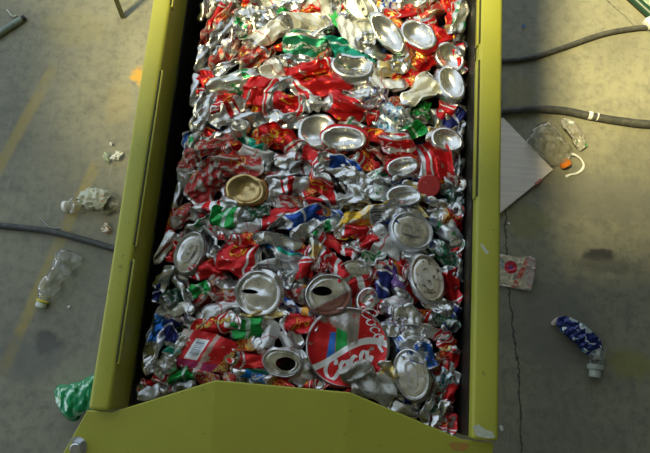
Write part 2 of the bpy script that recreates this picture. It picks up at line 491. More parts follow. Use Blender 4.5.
c(28,390,49,35,-5,'M','silblue',L='crinkled white and blue speckled can',land='blue speckled can',z=2)
c(-46,372,27,19,10,'S','blue')
c(13,386,54,12,-17,'S','silver')
c(-77,345,56,25,10,'S','silver')
c(-35,335,51,48,26,'B','silver',z=1,L='wide silver can base standing beside the oval dished lid',land='wide silver base')
c(1,323,59,31,-4,'B','silver',bodyd='red',z=6,L='oval dished silver can end with a red rim under it',land='oval dished end')
c(54,430,30,19,11,'S','gold')
c(54,409,49,27,-18,'S','white')
c(96,402,54,34,44,'S','cream')
c(80,371,38,13,83,'S','silver')
c(133,413,52,32,-68,'B','silver',z=6,L='bright oval can base by the side wall, dished like a bowl',land='bowl-shaped oval base')
c(152,413,30,19,74,'S','red')
c(100,374,38,32,23,'M','green')
c(131,381,32,20,66,'S','red')
c(123,365,38,20,-40,'S','dark')
c(123,347,39,17,31,'S','gold')
c(91,343,33,18,27,'S','green',L='bright green torn can scrap above the white-faced folded lid',land='bright green scrap',z=4)
c(61,356,56,37,-19,'S','silteal')
c(40,362,21,20,4,'S','red')
c(150,367,38,21,65,'S','navy')
c(160,352,32,13,86,'S','silver')
c(-210,302,37,9,92,'F','blue')
c(-201,301,36,15,84,'F','silgreen')
c(-162,318,50,16,31,'S','silver')
c(-167,304,50,21,31,'S','redt')
c(-145,302,26,16,15,'S','red')
c(-125,311,52,18,-27,'S','teal')
c(-108,319,32,28,26,'S','goldred')
c(-116,295,53,17,-9,'S','white')
c(-174,278,31,13,15,'S','blue',L='small blue can with a pale rim by the side wall',land='small blue can',z=4)
c(-133,277,58,28,9,'S','redt')
c(-195,257,34,25,25,'M','white')
c(-175,250,61,35,61,'S','redt',L='large scuffed red can worn to bare metal, leaning along the side',land='large scuffed red can')
c(-209,231,32,12,79,'F','silver')
c(-152,237,37,13,78,'S','silver')
c(-121,243,50,39,-5,'B','goldlid',bodyd='goldred',z=5,L='gold-coloured can end dished inward',land='gold can end')
c(-91,264,31,18,4,'S','redt')
c(-79,317,65,28,-18,'S','red')
c(-37,296,39,21,-53,'S','red')
c(-71,291,34,24,15,'H','silver',bd=-176)
c(-69,269,60,14,15,'S','silver')
c(-67,250,63,31,20,'S','silred',L='silver can with red stripes, pleated like cloth',land='pleated red-striped can')
c(-1,289,56,21,-15,'S','blue')
c(-6,276,55,17,-6,'S','silver')
c(-24,261,40,20,-33,'H','red',bd=-105)
c(17,267,56,34,-39,'S','silver',L='plain silver can crumpled into diagonal folds',land='diagonally folded silver can',z=3)
c(-32,250,37,22,15,'S','goldred')
c(31,310,27,20,-19,'S','red')
c(54,334,61,19,-1,'S','red')
c(73,320,56,27,-9,'H','redw',bd=-78,z=4,L='folded lid with a white dented face and red rim',land='white-faced folded lid')
c(53,306,48,19,-33,'S','redt')
c(80,291,40,25,14,'B','silver')
c(88,277,45,12,13,'S','blue')
c(115,305,61,48,-77,'H','red',bd=13,z=6,L='large upright silver lid with a red can body folded behind it',land='large upright lid')
c(130,333,42,29,-18,'B','silver',z=1)
c(83,250,44,27,5,'B','silver')
c(103,257,44,14,-33,'S','gold')
c(138,267,36,18,-28,'S','dark')
c(148,255,28,19,-40,'S','dkgreen')
c(156,300,56,17,86,'S','dark')
c(-214,195,53,12,88,'F','red')
c(-217,163,40,15,63,'F','silver')
c(-196,208,46,19,60,'S','redt')
c(-161,218,54,15,17,'S','silred')
c(-141,208,44,26,14,'H','green',bd=-176,z=4,L='green can with a small silver end folded beside it',land='green can with the folded end')
c(-143,188,52,18,-8,'S','white')
c(-176,193,41,16,30,'S','silgreen')
c(-159,193,43,10,-40,'S','redw')
c(-184,156,53,34,75,'L','silver',z=6,L='long oval can lid with its pull tab, leaning by the left wall',land='oval tabbed lid by the wall')
c(-202,165,41,13,68,'S','red')
c(-157,168,32,16,-54,'S','silver')
c(-122,154,53,44,6,'S','red',z=3,L='rounded red can with yellow marks and a silver rim',land='rounded red can')
c(-115,179,41,18,20,'S','red')
c(-79,210,69,23,21,'S','red',L='long red flattened can with yellow script above the blue edged can',land='long yellow-script red can',z=2)
c(-47,213,67,20,25,'S','blue',z=3,L='silver and blue can folded into a long curl',land='long blue curled can')
c(-70,204,44,12,30,'S','dark')
c(-54,233,60,19,-1,'S','redt')
c(-22,234,39,20,20,'S','redw')
c(3,237,34,22,10,'S','white')
c(-38,195,39,24,25,'S','silver')
c(-75,179,56,21,0,'S','silver',z=2)
c(-24,195,26,17,36,'S','green')
c(-9,223,36,17,-27,'S','bluorange')
c(-45,171,31,17,-11,'S','red')
c(-28,174,34,20,85,'S','gold')
c(-60,158,66,23,-14,'S','bluebright',z=3,L='bright blue and silver can with a green edge',land='bright blue can')
c(-8,187,44,18,-22,'S','red')
c(14,176,38,20,-22,'S','redw')
c(-7,162,33,20,-47,'S','redw')
c(37,217,81,26,30,'S','goldbar',z=6,L='gold can flattened lengthwise with a barcode on its pale end',land='gold barcoded can')
c(16,237,49,19,15,'S','silver')
c(85,234,65,19,-38,'S','silver',z=1)
c(76,235,31,18,-28,'S','red')
c(103,242,39,13,-43,'S','gold')
c(95,205,53,43,-22,'L','silver',bodyd='blue',z=6,L='silver can end with a tab and a torn blue label',land='can end with the torn blue label')
c(78,219,31,24,-40,'S','blue',z=3)
c(67,186,56,25,-39,'S','white',z=5,L='smooth pale silver can bent like a saddle',land='saddle-shaped silver can')
c(105,175,36,16,5,'S','silver')
c(135,210,54,24,-54,'S','silgreen')
c(131,180,45,21,-48,'S','dkgreen')
c(138,229,28,19,6,'S','goldred')
c(155,218,56,18,86,'S','red')
c(25,199,38,18,-6,'S','red')
c(46,194,33,21,15,'S','red')
c(-211,123,34,21,41,'S','silver')
c(-217,106,27,13,79,'F','navy')
c(-198,99,32,28,6,'M','dkgreen')
c(-190,85,42,12,8,'S','cream')
c(-159,137,53,17,19,'S','red')
c(-186,112,34,18,-44,'S','silver',z=3,L='short silver can end bent like a tube by the left edge',land='short silver tube')
c(-166,111,25,18,40,'S','green')
c(-159,105,64,19,46,'S','redt')
c(-142,89,66,19,33,'S','white',z=3)
c(-185,73,43,16,-11,'S','silblue')
c(-214,50,62,25,78,'S','silbluerim',z=4,L='large silver flake with blue edges at the left edge of the bale',land='large blue-edged flake')
c(-90,111,55,53,25,'O','silver',z=7,L='round opened can lid with a slit and no tab',land='round lid with the slit')
c(-85,84,62,11,10,'S','gold')
c(-100,67,44,23,14,'S','green',z=4,L='shiny emerald green crumpled can beside the red lettered one',land='emerald green can')
c(-74,59,39,19,81,'S','white',z=5)
c(-55,133,31,25,-37,'M','silver',z=3)
c(-35,143,33,23,66,'S','red')
c(-36,112,33,14,-55,'S','orange',z=2)
c(-47,97,50,19,-26,'S','bluorange',z=1)
c(-5,115,55,48,13,'O','silver',rust=1,z=7,L='round opened can lid with a rusty brown half',land='rusty open lid')
c(-23,153,30,18,-16,'S','redw')
c(-36,78,40,21,-6,'S','red')
c(3,149,36,19,-52,'S','redw',z=4)
c(27,149,40,26,-1,'L','silver',z=2,L='small shadowed lid with a slanted tab between red cans',land='small shadowed tabbed lid')
c(36,130,53,25,15,'S','redw')
c(52,149,33,13,49,'S','redt')
c(43,114,30,25,63,'B','silver',z=3)
c(36,99,32,16,-36,'S','red')
c(64,132,36,20,83,'S','navy')
c(77,140,50,15,-67,'S','purple',z=3,L='narrow purple and beige can wedged upright',land='purple can')
c(57,107,27,17,5,'S','red')
c(114,144,58,37,-71,'L','goldsil',z=7,L='speckled oval can lid with tab, above a bare silver body',land='speckled oval lid')
c(125,115,37,21,-10,'S','silver',z=3)
c(92,133,42,17,-57,'S','red')
c(142,139,47,18,-69,'S','red')
c(153,146,34,17,67,'S','dark')
c(90,99,45,25,-5,'M','silblue')
c(137,95,32,18,-15,'S','dkgreen')
c(154,100,33,17,71,'S','navy')
c(-194,57,29,16,78,'S','navy')
c(-190,36,26,20,56,'S','teal')
c(-216,19,30,15,69,'S','silver')
c(-196,8,35,32,35,'M','silred')
c(-176,4,33,18,23,'S','green',z=2)
c(-184,40,29,15,75,'S','silver')
c(-216,-10,27,16,2,'S','red')
c(-208,-18,33,13,18,'S','blue')
c(-149,35,71,48,-4,'Q','redbar',z=8,L='red folded can sheet with a white barcode label',land='red barcoded sheet')
c(-139,68,59,21,18,'S','redletter',z=4,L='red can with gold lettering along its edge above the barcoded sheet',land='gold-lettered red can')
c(-100,47,37,16,14,'S','goldred')
c(-94,31,54,22,4,'S','red')
c(-83,14,59,17,-7,'S','bluebright',z=3)
c(-46,12,73,13,-1,'S','redw')
c(-54,30,46,32,-6,'O','silver',z=4,L='torn silver can end with a dark brown hollow behind the front panel',land='torn hollow end')
c(-42,46,54,15,-45,'S','white',z=5)
c(-47,68,42,18,-45,'S','silver',z=3)
c(-27,75,32,22,4,'S','red')
c(23,54,101,97,4,'K','cola',z=10,L='big round flattened red soda can with white script and a green and blue patch',land='big red script can')
c(36,24,34,29,49,'S','ash',z=15,L='grey crumpled metal wad on the lower edge of the big red script can',land='grey wad on the big can')
c(58,8,46,28,-14,'S','ash',z=12,L='grey crumpled can with gold specks behind the front panel',land='gold-specked wad')
c(82,83,44,25,-10,'M','silblue',z=3)
c(103,61,63,34,-19,'M','blusil',z=3,L='blue and silver crinkled can above the large tabbed lid',land='blue crinkled can')
c(120,81,42,15,-5,'S','silred')
c(148,64,33,22,-58,'S','red')
c(138,57,25,15,34,'S','gold')
c(102,27,59,40,-74,'L','silver',z=12,L='large oval can lid with a double-holed pull tab at the front',land='large tabbed lid at the front')
c(74,28,28,15,-51,'S','gold',z=5)
c(146,37,33,10,-59,'S','white',z=5)
c(156,46,34,17,80,'S','red')
c(133,22,27,20,25,'S','silteal')
c(147,13,33,21,74,'S','red')
c(119,-13,30,12,83,'S','silver',z=4)
c(131,-16,28,12,73,'S','silver',z=4)
c(134,-0,33,13,76,'S','dkgreen')
c(151,-10,41,13,-46,'S','dark')
c(157,-33,33,21,59,'S','red')
c(97,-7,31,15,-14,'S','navy')
c(96,-15,36,13,-15,'S','silver')
c(79,-2,33,17,-15,'S','silver')
c(5,9,36,12,4,'S','red')
c(153,186,34,15,86,'S','red')
c(151,454,37,16,82,'S','red')
c(157,394,35,15,85,'S','dark')
c(158,246,33,14,85,'S','dark')
c(47,168,39,20,27,'S','silgreen',z=-5)
c(49,278,42,22,26,'S','silgreen',z=-5)
c(-148,4,38,18,-16,'S','redt',z=-5)
c(12,344,37,21,-13,'S','silgreen',z=-5)
c(-117,10,35,19,-2,'S','redt',z=-5)
c(-85,147,33,19,12,'S','white',z=-5)
c(-106,218,36,21,11,'S','dkgreen',z=-5)
c(130,241,36,20,9,'S','silver',z=-5)
c(83,423,43,24,-12,'S','goldred',z=-5)
c(-177,-11,38,17,22,'S','dark',z=-5)
c(-128,122,38,20,-2,'S','silred',z=-5)
c(50,253,39,19,-8,'S','silgreen',z=-5)
c(31,294,41,21,-12,'S','red',z=-5)
c(-200,276,38,22,75,'S','redt',z=-5)
c(-101,455,41,20,29,'S','red',z=-5)
c(66,384,39,20,26,'S','redt',z=-5)
c(-180,320,42,19,-25,'S','red',z=-5)
c(130,39,33,20,28,'S','redt',z=-5)
c(137,-26,37,16,-12,'S','redt',z=-5)
c(-10,207,36,21,27,'S','silgreen',z=-5)
c(108,267,39,19,28,'S','silver',z=-5)
c(-114,342,40,19,-21,'S','dark',z=-5)
c(87,159,36,18,-18,'S','red',z=-5)
c(27,-2,36,16,25,'S','red',z=-5)
c(-22,3,33,17,-14,'S','red',z=-5)
c(-118,197,37,18,8,'S','white',z=-5)
c(-90,278,35,20,28,'S','silver',z=-5)
c(-119,89,36,20,-8,'S','white',z=-5)
c(83,113,34,20,28,'S','white',z=-5)
c(-121,412,38,20,13,'S','silver',z=-5)
c(-88,2,35,17,-20,'S','silver',z=-5)
c(66,267,41,19,-9,'S','silver',z=-5)
c(-176,516,37,21,7,'S','silver',z=-5)
c(-55,2,37,19,-16,'S','goldred',z=-5)
c(-12,305,38,22,22,'S','redt',z=-5)
c(-156,289,41,20,22,'S','red',z=-5)
c(34,184,37,19,13,'S','silver',z=-5)
c(143,283,39,20,-70,'S','redt',z=-5)
c(-164,151,38,18,-2,'S','silver',z=-5)
c(-49,281,35,21,20,'S','dark',z=-5)
c(-25,18,32,18,32,'S','white',z=-5)
c(115,98,39,20,5,'S','red',z=-5)
c(-134,107,39,20,-2,'S','redt',z=-5)
c(-130,507,41,25,-22,'S','silver',z=-5)
c(49,444,40,23,21,'S','redt',z=-5)
c(-177,60,32,17,16,'S','dkgreen',z=-5)
c(-51,113,39,17,1,'S','redt',z=-5)
c(148,164,36,21,-67,'S','silver',z=-5)

ZB = 940.
COLOR = dict(silver='bare silver', white='white', red='red', redt='scuffed red', redw='red and white', silgreen='silver and green', silblue='silver and blue',
    silred='silver and red', silteal='silver and teal', silbluerim='blue-edged silver', cream='cream', whgreen='white and green', green='green', greenlet='green', teal='teal green',
    dkgreen='dark green', blue='blue', bluebright='bright blue', blusil='blue and silver', bluorange='blue and orange', navy='navy blue', gold='pale gold', goldbar='gold', orange='orange',
    purple='purple', dark='dull dark', goldred='red and gold', goldlid='gold', goldsil='speckled grey', ash='dull grey', redbar='red', redletter='red', cola='red')
def form(q):
    t, r = q['t'], q['w'] / q['h']
    if t == 'F': return 'thin can edge'
    if t == 'M': return 'crumpled can wad'
    if t == 'B': return 'dished can base'
    if t == 'L': return 'tabbed can lid'
    if t == 'O': return 'opened can lid'
    if t == 'H': return 'folded can'
    return 'narrow flattened can' if r > 2.6 else ('short crushed can' if r < 1.75 else 'flattened can')
LM = [(q['land'], np.array([q['x'], q['y']])) for q in CANS if q['land']]
def label_all():
    used = {q['L'] for q in CANS if q['L']}
    cls = {}
    for q in CANS:
        q['cls'] = COLOR[q['d']] + ' ' + form(q); q['p'] = np.array([q['x'], q['y']])
        if not q['L']: cls.setdefault(q['cls'], []).append(q)
    def is_between(p, a, b):
        ab = b - a; L = np.linalg.norm(ab); t = (p - a) @ ab / L ** 2
        return .12 < t < .88 and abs(ab[0] * (p - a)[1] - ab[1] * (p - a)[0]) / L < .32 * L
    for q in CANS:
        if q['L']: continue
        peers = [r for r in cls[q['cls']] if r is not q]
        near = sorted(LM, key=lambda m_: np.linalg.norm(m_[1] - q['p']))
        opts = []
        for name, p in near[:3]:
            d = np.linalg.norm(p - q['p'])
            if d < 62 and all(np.linalg.norm(r['p'] - p) > max(1.5 * d, d + 18) for r in peers):
                v = q['p'] - p
                side = 'beyond' if v[1] > abs(v[0]) else ('in front of' if -v[1] > abs(v[0]) else 'beside')
                opts.append((d * .9, '%s %s the %s' % (q['cls'], side, name)))
        for i, (n1, p1) in enumerate(near[:9]):
            for n2, p2 in near[i + 1:10]:
                D = np.linalg.norm(p1 - p2)
                if D > 260 or not is_between(q['p'], p1, p2): continue
                if any(is_between(r['p'], p1, p2) for r in peers): continue
                opts.append((D, '%s between the %s and the %s' % (q['cls'], n1, n2)))
        for name, p in near[:4]:
            k = sum(np.linalg.norm(r['p'] - p) < np.linalg.norm(q['p'] - p) for r in peers)
            word = ['nearest', 'second nearest', 'third nearest', 'fourth nearest', 'fifth nearest', 'sixth nearest', 'seventh nearest'][min(k, 6)]
            opts.append((500 + 50 * k + np.linalg.norm(q['p'] - p), '%s, %s of its kind to the %s' % (q['cls'], word, name)))
        opts = [o_ for o_ in sorted(opts) if o_[1] not in used and len(o_[1].split()) <= 16] or opts
        q['L'] = opts[0][1]
        used.add(q['L'])
label_all()

def hw(x):                                                # height of the bale's top across its width: rounded shoulders
    return -9 * np.clip((-185 - x) / 35, 0, 1) ** 1.5 - 4 * np.clip((x - 118) / 34, 0, 1) ** 1.6

def finish(name, q, V, F, uv, mat, parent=None, sharp=38):
    return link_mesh(name, V / 1000, F, mat, parent, uv=uv, sharp=sharp)

def merge(parts, names):
    V, F, uv = [], [], []
    off = 0
    for n_ in names:
        P, f, u = parts[n_][:3]
        V.append(P); F += [tuple(i + off for i in g) for g in f]
        uu = u if n_ == 'body' else np.tile([.5, 1.0], (len(P), 1))
        uv.append(uu); off += len(P)
    return np.concatenate(V), F, np.concatenate(uv)

def slab(N, outline, z, thick, mm):
    """disc-like slab: outline(a) -> radius-like (x, y) of the edge; top height z(x, y); returns V, F, uv (uv = plan position)"""
    nu, rs = N, np.array([0.02, .1, .2, .3, .4, .5, .6, .7, .8, .88, .94, .98, 1.0])
    V, F = [], []
    th = np.arange(nu) / nu * 2 * PI
    E = np.array([outline(a) for a in th])
    for r in rs:
        xy = E * r
        V.append(np.concatenate([xy, z(xy)[:, None]], 1))
    for dz, sc_ in ((-.35, 1.02), (-.7, 1.0), (-1, .93)):
        b = V[12].copy(); b[:, :2] *= sc_; b[:, 2] += dz * thick; V.append(b)
    n = len(V); V = np.concatenate(V)
    for j in range(n - 1):
        for i in range(nu): F.append((j * nu + i, (j + 1) * nu + i, (j + 1) * nu + (i + 1) % nu, j * nu + (i + 1) % nu))
    F.append(tuple(range(nu))); F.append(tuple((n - 1) * nu + i for i in range(nu))[::-1])
    return V, F, V[:, :2] / mm

def ribbon_on(strokes, z, width, lift=.45):
    """pen strokes (mm, plan) laid on a surface z(xy) as thin raised print"""
    V, F = [], []
    for st in strokes:
        path = catmull([(*p, 0) for p in st], 8)
        n = len(path); o = len(V)
        for i, p in enumerate(path):
            d = (path[min(i + 1, n - 1)] - path[max(i - 1, 0)]); d.z = 0; d = d.normalized() if d.length > 0 else Vector((1, 0, 0))
            s = Vector((-d.y, d.x, 0))
            wd = width * (.55 + .75 * abs(d.y * .8 + d.x * .35))
            for k in (-1, -.33, .33, 1):
                q = p + s * wd * k / 2
                V.append((q.x, q.y, 0))
        for i in range(n - 1):
            for k in range(3): F.append((o + i * 4 + k, o + i * 4 + k + 1, o + i * 4 + 4 + k + 1, o + i * 4 + 4 + k))
    V = np.array(V); V[:, 2] = z(V[:, :2]) + lift
    return V, F

def script_word(word, size, org, ang, slant=.28, arc=0.):
    """flowing pen letters"""
    G = {'C': ([[(.72, .82), (.55, 1.0), (.25, .88), (.08, .5), (.22, .1), (.5, .0), (.85, .25)], [(.72, .82), (.7, .66), (.58, .68)]], .82),
         'o': ([[(.3, .58), (.1, .45), (.1, .15), (.28, .0), (.48, .15), (.46, .45), (.3, .58), (.42, .5), (.62, .48)]], .6),
         'c': ([[(.46, .48), (.3, .58), (.1, .42), (.1, .14), (.28, .0), (.58, .2)]], .56),
         'a': ([[(.46, .5), (.28, .58), (.1, .42), (.1, .14), (.26, .0), (.44, .2), (.48, .55)], [(.48, .55), (.47, .15), (.56, .0), (.74, .18)]], .7),
         'l': ([[(.05, .15), (.3, .7), (.36, 1.0), (.24, 1.02), (.16, .7), (.16, .15), (.28, .0), (.44, .18)]], .42),
         '-': ([[(.05, .3), (.35, .34)]], .42)}
    out, x = [], 0
    for ch in word:
        st, adv = G[ch]
        for s_ in st:
            pts = []
            for (px, py) in s_:
                X = (x + px + slant * py) * size; Y = py * size + arc * (X / size) ** 2 * size
                pts.append((org[0] + X * math.cos(ang) - Y * math.sin(ang), org[1] + X * math.sin(ang) + Y * math.cos(ang)))
            out.append(pts)
        x += adv
    return out

# ---- materials of the two flat printed cans
def cola_mat():
    t = NT('red_script_can')
    uv = t.n('UVMap').outputs[0]
    s = t.n('SeparateXYZ'); t.put(s.inputs[0], uv); x, y = s.outputs[0], s.outputs[1]
    def half(ax, ay, c_, soft=.012): return t.ramp(t.m('ADD', t.m('ADD', t.m('MULTIPLY', x, ax), t.m('MULTIPLY', y, ay)), c_), -soft, soft)
    def AND(*k):
        r = k[0]
        for q in k[1:]: r = t.m('MULTIPLY', r, q)
        return r
    n = t.noise(uv, 2.6, 5, .65, .4)
    red = RED
    # ribbon centre line y = f(x): from lower left up to the right rim
    f = t.m('ADD', t.m('MULTIPLY', t.m('SINE', t.m('MULTIPLY', t.m('ADD', x, .25), 1.9)), .36), -.21)
    dy = t.m('SUBTRACT', y, f)
    bluem = AND(half(1, -.16, .46), half(-1, .06, -.29), half(0, 1, .52), half(0, -1, .36))
    greenm = AND(half(1, -.05, .28), half(-1, -.15, .12), half(.0, 1, .32), half(0, -1, .60))
    scuffs = t.m('MAXIMUM', AND(half(-1, .0, .12), half(.45, 1, -.36, .05), half(-.6, -1, 2)), AND(half(1, 0, .0), half(-1, .1, .24), half(0, 1, -.02, .04)))
    c_ = t.mix(greenm, red, (.01, .30, .05))
    c_ = t.mix(bluem, c_, (.02, .16, .55))
    c_ = t.mix(t.ramp(t.m('ABSOLUTE', dy), .095, .075), c_, WHI)
    lower = t.ramp(dy, -.07, -.09)
    c_ = t.mix(lower, c_, red)
    bare = t.m('MAXIMUM', t.m('MULTIPLY', scuffs, t.ramp(n, .36, .46)), t.ramp(n, .62, .68))
    rim = t.ramp(t.m('SQRT', t.m('ADD', t.m('POWER', x, 2.), t.m('POWER', y, 2.))), .94, .97)
    bare = t.m('MAXIMUM', bare, rim)
    c_ = t.mix(bare, c_, t.mix(t.noise(uv, 6, 4), (.62, .58, .55), (.30, .27, .26)))
    t.set(Base_Color=c_, Metallic=t.mixf(bare, .4, .9), Roughness=.3)
    t.bump(t.noise(uv, 14, 4, .6), .3, .0015)
    return t.mat
def barcode_mat():
    t = NT('red_barcoded_sheet')
    uv = t.n('UVMap').outputs[0]
    s = t.n('SeparateXYZ'); t.put(s.inputs[0], uv); x, y = s.outputs[0], s.outputs[1]
    xs = t.m('ADD', x, t.m('MULTIPLY', y, -.30))          # slanted label
    lab = t.m('MULTIPLY', t.inside(xs, -.58, -.10, .015), t.inside(y, -.46, .62, .02))
    bc = t.n('CombineXYZ'); t.put(bc.inputs[0], y)
    bars = t.m('MULTIPLY', t.ramp(t.noise(bc.outputs[0], 22, 1, .5), .46, .5), t.m('MULTIPLY', t.inside(xs, -.50, -.18, .01), t.inside(y, -.28, .52, .01)))
    n = t.noise(uv, 1.9, 5, .6, .5)
    c_ = t.mix(t.ramp(y, -.50, -.54), RED, (.38, .02, .10))
    bare = t.m('MAXIMUM', t.ramp(n, .57, .61), t.m('MAXIMUM', t.m('MULTIPLY', t.inside(t.m('ADD', xs, t.m('MULTIPLY', n, .25)), .12, .28, .03), .85), t.inside(xs, -1.2, -.82, .03)))
    c_ = t.mix(bare, c_, (.48, .40, .33))
    c_ = t.mix(lab, c_, t.mix(bars, (.78, .79, .78), (.22, .24, .28)))
    edge = t.inside(t.m('SUBTRACT', xs, t.m('MULTIPLY', y, .2)), .80, 1.3, .02)
    c_ = t.mix(t.m('MULTIPLY', edge, t.ramp(t.noise(uv, 12, 2), .45, .5)), c_, (.7, .5, .1))
    t.set(Base_Color=c_, Metallic=t.mixf(bare, .35, .7), Roughness=.3)
    t.bump(t.noise(uv, 8, 4, .6), .3, .0015)
    return t.mat
M['white_print'] = simple('white_print', (.80, .79, .77), .35, .2)
M['gold_print'] = simple('gold_print', (.75, .52, .12), .35, .5)

def letter_rows(n, x0, x1, y0, hgt, rng):
    """worn gold capitals: short upright and bowed strokes in a row"""
    st = []
    for i in range(n):
        x = x0 + (x1 - x0) * i / n; d = (x1 - x0) / n * .62
        if i == n // 2: continue
        k = i % 4
        st.append([(x, y0), (x + .1, y0 + hgt * .5), (x, y0 + hgt)])
        if k == 0: st.append([(x, y0 + hgt), (x + d, y0 + hgt * .8), (x + d, y0 + hgt * .5), (x, y0 + hgt * .45)])
        elif k == 1: st.append([(x, y0), (x + d, y0 + hgt * .1), (x + d, y0 + hgt * .9)])
        elif k == 2: st.append([(x, y0 + hgt), (x + d * .6, y0 + hgt), (x + d, y0 + hgt * .95)]); st.append([(x, y0 + hgt * .5), (x + d * .7, y0 + hgt * .5)])
        else: st.append([(x, y0), (x + d, y0), (x + d, y0 + hgt * .5)])
    return st

def build_can(i, q):
    rng = np.random.default_rng(abs(int(q['x'] * 31 + q['y'] * 1009)) + 5)
    t, d = q['t'], q['d']
    base = Vector(((q['x'] + 7 * min(1, max(0, (q['x'] - 105) / 25))) / 1000, q['y'] / 1000, (ZB + hw(q['x']) + q['z'] * .8 + rng.normal() * 3.2) / 1000))
    rz = math.radians(q['rot'])
    if t in 'KQ':
        cr = Crumple(rng, 8, 14, 60, .028 if t == 'K' else .022)
        def z(xy):
            P = np.concatenate([xy, np.zeros((len(xy), 1))], 1)
            zz = cr(P, np.ones(len(P)))[:, 2]
            if t == 'K':
                r = np.hypot(xy[:, 0] / (q['w'] / 2), xy[:, 1] / (q['h'] / 2))
                zz = zz * .8 + 3.2 * np.clip((r - .9) / .06, 0, 1) - 1.5 * np.clip((r - .97) / .03, 0, 1)
            else:
                zz += 3.5 * np.sin(xy[:, 0] * .06 + 1)
            return zz
        a, b = q['w'] / 2, q['h'] / 2
        if t == 'K':
            ol = lambda an: (a * math.cos(an) * (1 + .02 * math.sin(3 * an + 1)), b * math.sin(an) * (1 + .02 * math.cos(2 * an)))
            V, F, uv = slab(120, ol, z, 14, np.array([a, b]))
            o = finish('crushed_can', q, V, F, uv, cola_mat())
            st = script_word('Coca', .34 * a, (.30 * a, .93 * b), math.radians(-62))
            V2, F2 = ribbon_on(st, z, 1.9); l1 = finish('script_lettering', q, V2, F2, None, M['white_print'], o); l1['label'] = 'small white script at the upper rim'
            st = script_word('Coca-Cola', .46 * a, (-.52 * a, -.86 * b), math.radians(23), arc=.012)
            st = [[p for p in s_ if math.hypot(p[0] / a, p[1] / b) < .93] for s_ in st]; st = [s_ for s_ in st if len(s_) > 2]
            V2, F2 = ribbon_on(st, z, 4.0); l2 = finish('script_lettering', q, V2, F2, None, M['white_print'], o); l2['label'] = 'large white script along the lower half'
        else:
            def ol(an):
                cx_, sy_ = math.cos(an), math.sin(an)
                k = 1 / max(abs(cx_), abs(sy_)) ** .80
                x_, y_ = cx_ * k, sy_ * k
                return (a * (.98 * x_ + .10 * y_ * (x_ > 0)), b * (y_ * (1 - .22 * (x_ > .2) * x_) - .05 * x_))
            V, F, uv = slab(96, ol, z, 5, np.array([a, b]))
            o = finish('crushed_can', q, V, F, uv, barcode_mat())
        o.location = base; o.rotation_euler = (0.05 if t == 'K' else .12, 0, rz)
    else:
        big = max(q['w'], q['h']) > 44
        hole = None
        if t == 'O': hole = (0, 9, 7.5, 3.2, .5) if not q['rust'] else (-6, 6, 11.5, 6.5, -.25)
        if t == 'O' and 'torn' in (q['L'] or ''): hole = (5, -1, 14, 13, .3)
        if t == 'O' and 'slit' in (q['L'] or ''): hole = (-9, 6, 10, 2.6, -.5)
        facing_ = t in 'LOB'
        rel = math.radians((q['bd'] or 0)) - rz + 0
        parts, S, nn, cr, thick = make_can(t, q['w'] * (1.03 if facing_ else 1.14), q['h'] * (1.03 if facing_ else 1.22), rng, rel, 60 if big else 46, 24 if big else 18, hole)
        facing = t in 'LOB'
        mat = M[q['bodyd']] if q['bodyd'] else (M[d] if d not in ('goldlid', 'goldsil') else M['silver'])
        if facing and not q['bodyd'] and d == 'silver': mat = M[rng.choice(['silver', 'silver', 'red', 'silred', 'dark'])]
        lidm = M['lid_gold'] if d == 'goldlid' else M['lid_speck'] if d == 'goldsil' else M['lid_rust'] if q['rust'] else M['lid_silver']
        if 'lid' in parts or 'base' in parts:
            V, F, uv = parts['body'][:3]
            o = finish('crushed_can', q, V, F, uv, mat, sharp=25)
            k = 'lid' if 'lid' in parts else 'base'
            V, F, uv = parts[k][:3]
            ld = finish('can_lid' if k == 'lid' else 'can_base', q, V, F, uv, lidm, o, 60)
            if k == 'lid' and t == 'L':
                zc = float(np.percentile(V[np.hypot(V[:, 0] - V[:, 0].mean(), V[:, 1] - V[:, 1].mean()) < 9][:, 2], 85)) + 3.8
                ctr = V.mean(0)
                tb = bm_obj('pull_tab', tab_mesh(S[0] * 1.22, S[1] * 1.22), M['tab'], ld, sharp=40)
                tb.location = (ctr[0] / 1000, ctr[1] / 1000, (zc + .6) / 1000)
                tb.rotation_euler = (0, 0, rng.normal() * .12)
        elif t in 'S' and q['w'] > 34:
            V, F, uv = merge(parts, ['body', 'bottom'])
            o = finish('crushed_can', q, V, F, uv, mat, sharp=25)
            V, F, uv = parts['top'][:3]
            finish('can_end', q, V, F, uv, M['lid_silver'], o, 60)
        else:
            V, F, uv = merge(parts, ['body', 'top', 'bottom'])
            if t == 'M' and d == 'goldsil': mat = M['lid_speck']
            o = finish('crushed_can', q, V, F, uv, mat, sharp=25)
        if d == 'goldbar':
            pass
        if facing: tx, ty = rng.normal(.10, .08), rng.normal() * .07
        elif t == 'F': tx, ty = math.radians(rng.uniform(28, 50)), rng.normal() * .1
        elif t == 'M': tx, ty = rng.normal() * .2, rng.normal() * .2
        else: tx, ty = rng.choice([-1, 1], p=[.22, .78]) * math.radians(rng.uniform(12, 36)), rng.normal() * .12
        if t == 'H': tx *= .4
        if q['x'] > 112 and t == 'S': tx = abs(tx) * .6
        o.matrix_world = Matrix.Translation(base) @ Matrix.Rotation(rz, 4, 'Z') @ Matrix.Rotation(ty, 4, 'Y') @ Matrix.Rotation(tx, 4, 'X')
